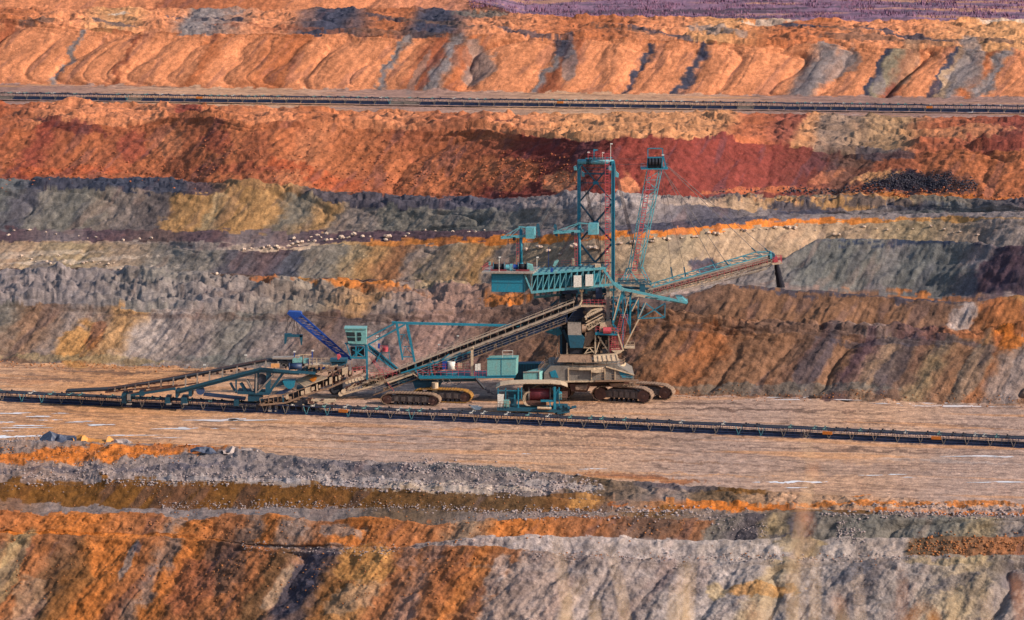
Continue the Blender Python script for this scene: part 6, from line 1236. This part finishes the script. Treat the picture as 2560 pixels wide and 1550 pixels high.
for i, (a, b, c, d) in enumerate(((580,281,50,1),(640,283,30,.8),(1520,272,10,1.4),(2430,280,16,1.2),(2090,287,50,.8))): puddle(a, b, c, d, ZR+.1, i+60)

# ================================================================ the bank the photographer stands on, the bottom of the pit
def plain_grid(name, xs, ys, zf, col, amp):
    X, Y = np.meshgrid(xs, ys); Z = zf(X, Y) + amp*fbm(X/6, Y/6, 4, 201)
    cc = lin(C[col])*KALB; colr = np.ones(X.shape + (3,))*cc*(1 + .25*fbm(X/9, Y/9, 4, 205))[..., None]
    return grid_mesh(name, X, Y, Z, np.clip(colr, 0.01, .8), SOIL)
def near_profile(X, Y): return np.interp(Y, [-200, 9.3, 12, 150, 170, 480], [105.2, 105.2, 103.5, -34, -36, -37])
plain_grid('viewpoint_bank', np.linspace(-1100, 1100, 200), np.concatenate([np.linspace(-200, 5, 30), np.linspace(6, 14, 20), np.linspace(18, 160, 60)]), near_profile, 'OCH', .12)
plain_grid('pit_bottom', np.linspace(-1100, 1100, 120), np.linspace(158, 470, 60), lambda X, Y: np.interp(Y, [150, 170, 480], [-34, -36, -37]), 'GRY', .5)
plain_grid('near_slope_foot', np.linspace(-1100, 1100, 120), np.linspace(380, 460, 20), lambda X, Y: -37 + (Y-380)*.30, 'BRO', .4)

# ================================================================ dry grass close to the camera
K_STRAW = paint('dry_straw', (250, 214, 168), .1, (220, 170, 130), rough=.8); K_STRAWD = paint('brown_seed_head', (222, 158, 116), .2, (150, 100, 76), rough=.9); K_LEAF = paint('yellow_leaf', (232, 150, 40), .1, (200, 120, 50), rough=.8)
def stalk(pts, Y, r0, label, head=None, mat=None):
    r0 = r0*1.35 if r0 < .0062 else r0
    W = [P(px, py, Y + .01*i) for i, (px, py) in enumerate(pts)]
    base = W[0].copy(); base.z = 105.2; base.x -= .02
    root = thing('grass_stalk', label, 'grass stalk', base, 'dry grass stalks close to the camera'); W = [base] + W
    m = MB()
    for i in range(len(W)-1):
        a = r0*(1 - .75*i/(len(W)-1)); b = r0*(1 - .75*(i+1)/(len(W)-1)); m.tube(W[i], W[i+1], a, 7, b)
    m.build('stem', mat or K_STRAW, root, split=False)
    if head:
        rr = random.Random(int(pts[0][0]))
        for (px, py, w_, h_) in head:
            m = MB(); c = P(px, py, Y)
            for k in range(10):
                u = Vector((rr.uniform(-1, 1)*w_, rr.uniform(-.5, .5)*w_, rr.uniform(-1, 1)*h_)); m.tube(c+u, c+u+Vector((rr.uniform(-.006, .006), 0, .014)), .0028, 5, .0008)
            m.build('seed_head', K_STRAWD, root, split=False)
def leaf(pts, Y, w_, label, mat):
    W = [P(px, py, Y) for px, py in pts]; base = W[0].copy(); base.z = 105.2
    root = thing('grass_stalk', label, 'grass leaf', base, 'dry grass leaves close to the camera'); W = [base] + W; m = MB(); n = len(W)
    for i in range(n-1):
        a = w_*math.sin(math.pi*(.25 + .7*i/(n-1))); b = w_*math.sin(math.pi*(.25 + .7*(i+1)/(n-1)))
        m.slab([W[i]-Vector((a/2,0,0)), W[i]+Vector((a/2,0,0)), W[i+1]+Vector((b/2,0,0)), W[i+1]-Vector((b/2,0,0))], (0, .002, 0))
    m.build('leaf_blade', mat, root, split=False)
def f6(*l): return [(1280+x/1.925, 1000+y/1.925) for x, y in l]
stalk(f6((1345,1070),(1350,900),(1360,760),(1385,600),(1412,480),(1430,400),(1445,320),(1405,180)), 8.2, .0062, 'tallest blurred dry grass stalk, with brown seed heads, reaching up to the conveyor', [(1280+1450/1.925,1000+355/1.925,.010,.022),(1280+1400/1.925,1000+560/1.925,.014,.04),(1280+1420/1.925,1000+620/1.925,.012,.04)])
stalk(f6((1455,1070),(1458,850),(1450,690)), 8.4, .0045, 'straight thin grass stalk just right of the tallest stalk')
stalk(f6((1385,1070),(1392,900),(1402,720)), 8.6, .003, 'faint grass stalk between the tallest stalk and its neighbour')
stalk(f6((270,1070),(250,900),(232,780),(205,650)), 8.3, .0042, 'thin blurred stalk leaning left, leftmost of the dry stalks')
stalk(f6((545,1070),(520,900),(495,800),(465,700)), 8.5, .004, 'thin leaning stalk left of the twin upright stalks')
stalk(f6((822,1070),(822,920),(826,780)), 8.0, .0055, 'left one of the twin upright grass stalks')
stalk(f6((845,1070),(852,900),(862,775)), 8.2, .006, 'right one of the twin upright grass stalks')
stalk(f6((770,1070),(778,980),(788,890)), 7.9, .006, 'short stout stalk at the foot of the twin stalks')
stalk(f6((1220,1070),(1226,900),(1226,765)), 8.3, .005, 'pale upright stalk left of the tallest stalk')
stalk(f6((1590,1070),(1580,1020),(1570,970)), 7.8, .007, 'short brown stump of a stalk below the dark mound', [(1280+1575/1.925,1000+1000/1.925,.012,.02)])
stalk(f6((1680,1070),(1672,980),(1660,800)), 8.5, .0028, 'faintest stalk below the rounded grey mound')
stalk(f6((2122,1070),(2122,980),(2122,890)), 8.2, .004, 'thin short stalk left of the last two stalks at right')
stalk(f6((2284,1070),(2284,1000),(2284,920)), 8.2, .0045, 'thin short stalk standing alone near the right')
stalk(f6((2440,1070),(2436,960),(2430,850)), 8.0, .006, 'dark brown stalk with seed head at the right edge', [(1280+2432/1.925,1000+900/1.925,.012,.04),(1280+2440/1.925,1000+1000/1.925,.02,.05)], K_STRAWD)
stalk(f6((1170,1070),(1160,1040),(1150,990)), 7.7, .008, 'short brown stub left of the pale upright stalk', [(1280+1155/1.925,1000+1020/1.925,.02,.03)])
stalk(f6((395,1070),(398,1010),(402,960)), 7.9, .006, 'short faint stub right of the curved leaf')
leaf(f6((240,1075),(262,1000),(300,930),(350,870),(420,830)), 8.1, .010, 'curved blurred grass leaf arching right at the left end of the stalks', K_STRAW)
leaf(f6((1905,1080),(1930,1040),(1960,1000),(1985,965)), 7.8, .012, 'bright yellow leaf pointing up right at the bottom edge', K_LEAF)
leaf(f6((2030,1080),(2030,1040),(2010,1000)), 7.8, .018, 'broad yellow leaf tip beside the pointed yellow leaf', K_LEAF)
leaf(f6((1865,1080),(1880,960),(1878,850),(1865,790)), 8.4, .005, 'faint brown leaf above the yellow leaves', K_STRAWD)

# ================================================================ scrub on the far plain
def scrub():
    r = np.random.RandomState(17); V = []; Fc = []; n0 = 0
    n = 6500
    px = r.uniform(1180, 2860, n); py = 58 - 120*r.rand(n)**1.3
    for a, b in zip(px, py):
        if fbm(np.array([a/90.]), np.array([b/9.]), 2, 8)[0] < -.25: continue
        if b > np.interp(a, [1240, 1300, 1850, 2560], [25, 48, 57, 54]): continue
        g = ground_at(a, b); h = r.uniform(.5, 1.7)*(1.8 if r.rand() < .03 else 1)
        for k in range(7):
            t = r.uniform(0, 6.28); d = np.array([math.cos(t), math.sin(t), 0])*r.uniform(.1, 1.)*h*.7; w_ = .16*h
            s = np.array([-math.sin(t), math.cos(t), 0])*w_; c = np.array(g) + np.array([r.uniform(-2, 2), r.uniform(-2, 2), -.1])
            V += [c - s, c + s, c + d + [0, 0, h*r.uniform(.6, 1)]]; Fc.append((n0, n0+1, n0+2)); n0 += 3
    V = np.array(V); Fc = np.array(Fc); me = bpy.data.meshes.new('scrub'); me.vertices.add(len(V)); me.vertices.foreach_set('co', V.astype(np.float32).ravel())
    me.loops.add(Fc.size); me.loops.foreach_set('vertex_index', Fc.ravel().astype(np.int32)); me.polygons.add(len(Fc)); me.polygons.foreach_set('loop_start', (np.arange(len(Fc))*3).astype(np.int32)); me.update(calc_edges=True)
    me.materials.append(paint('bare_twigs', (132, 92, 118), .3, (104, 72, 84), rough=.95)); o = bpy.data.objects.new('scrub', me); COL.objects.link(o); tag(o, 'bare purple brown scrub covering the far plain', None, None, 'stuff')
scrub()
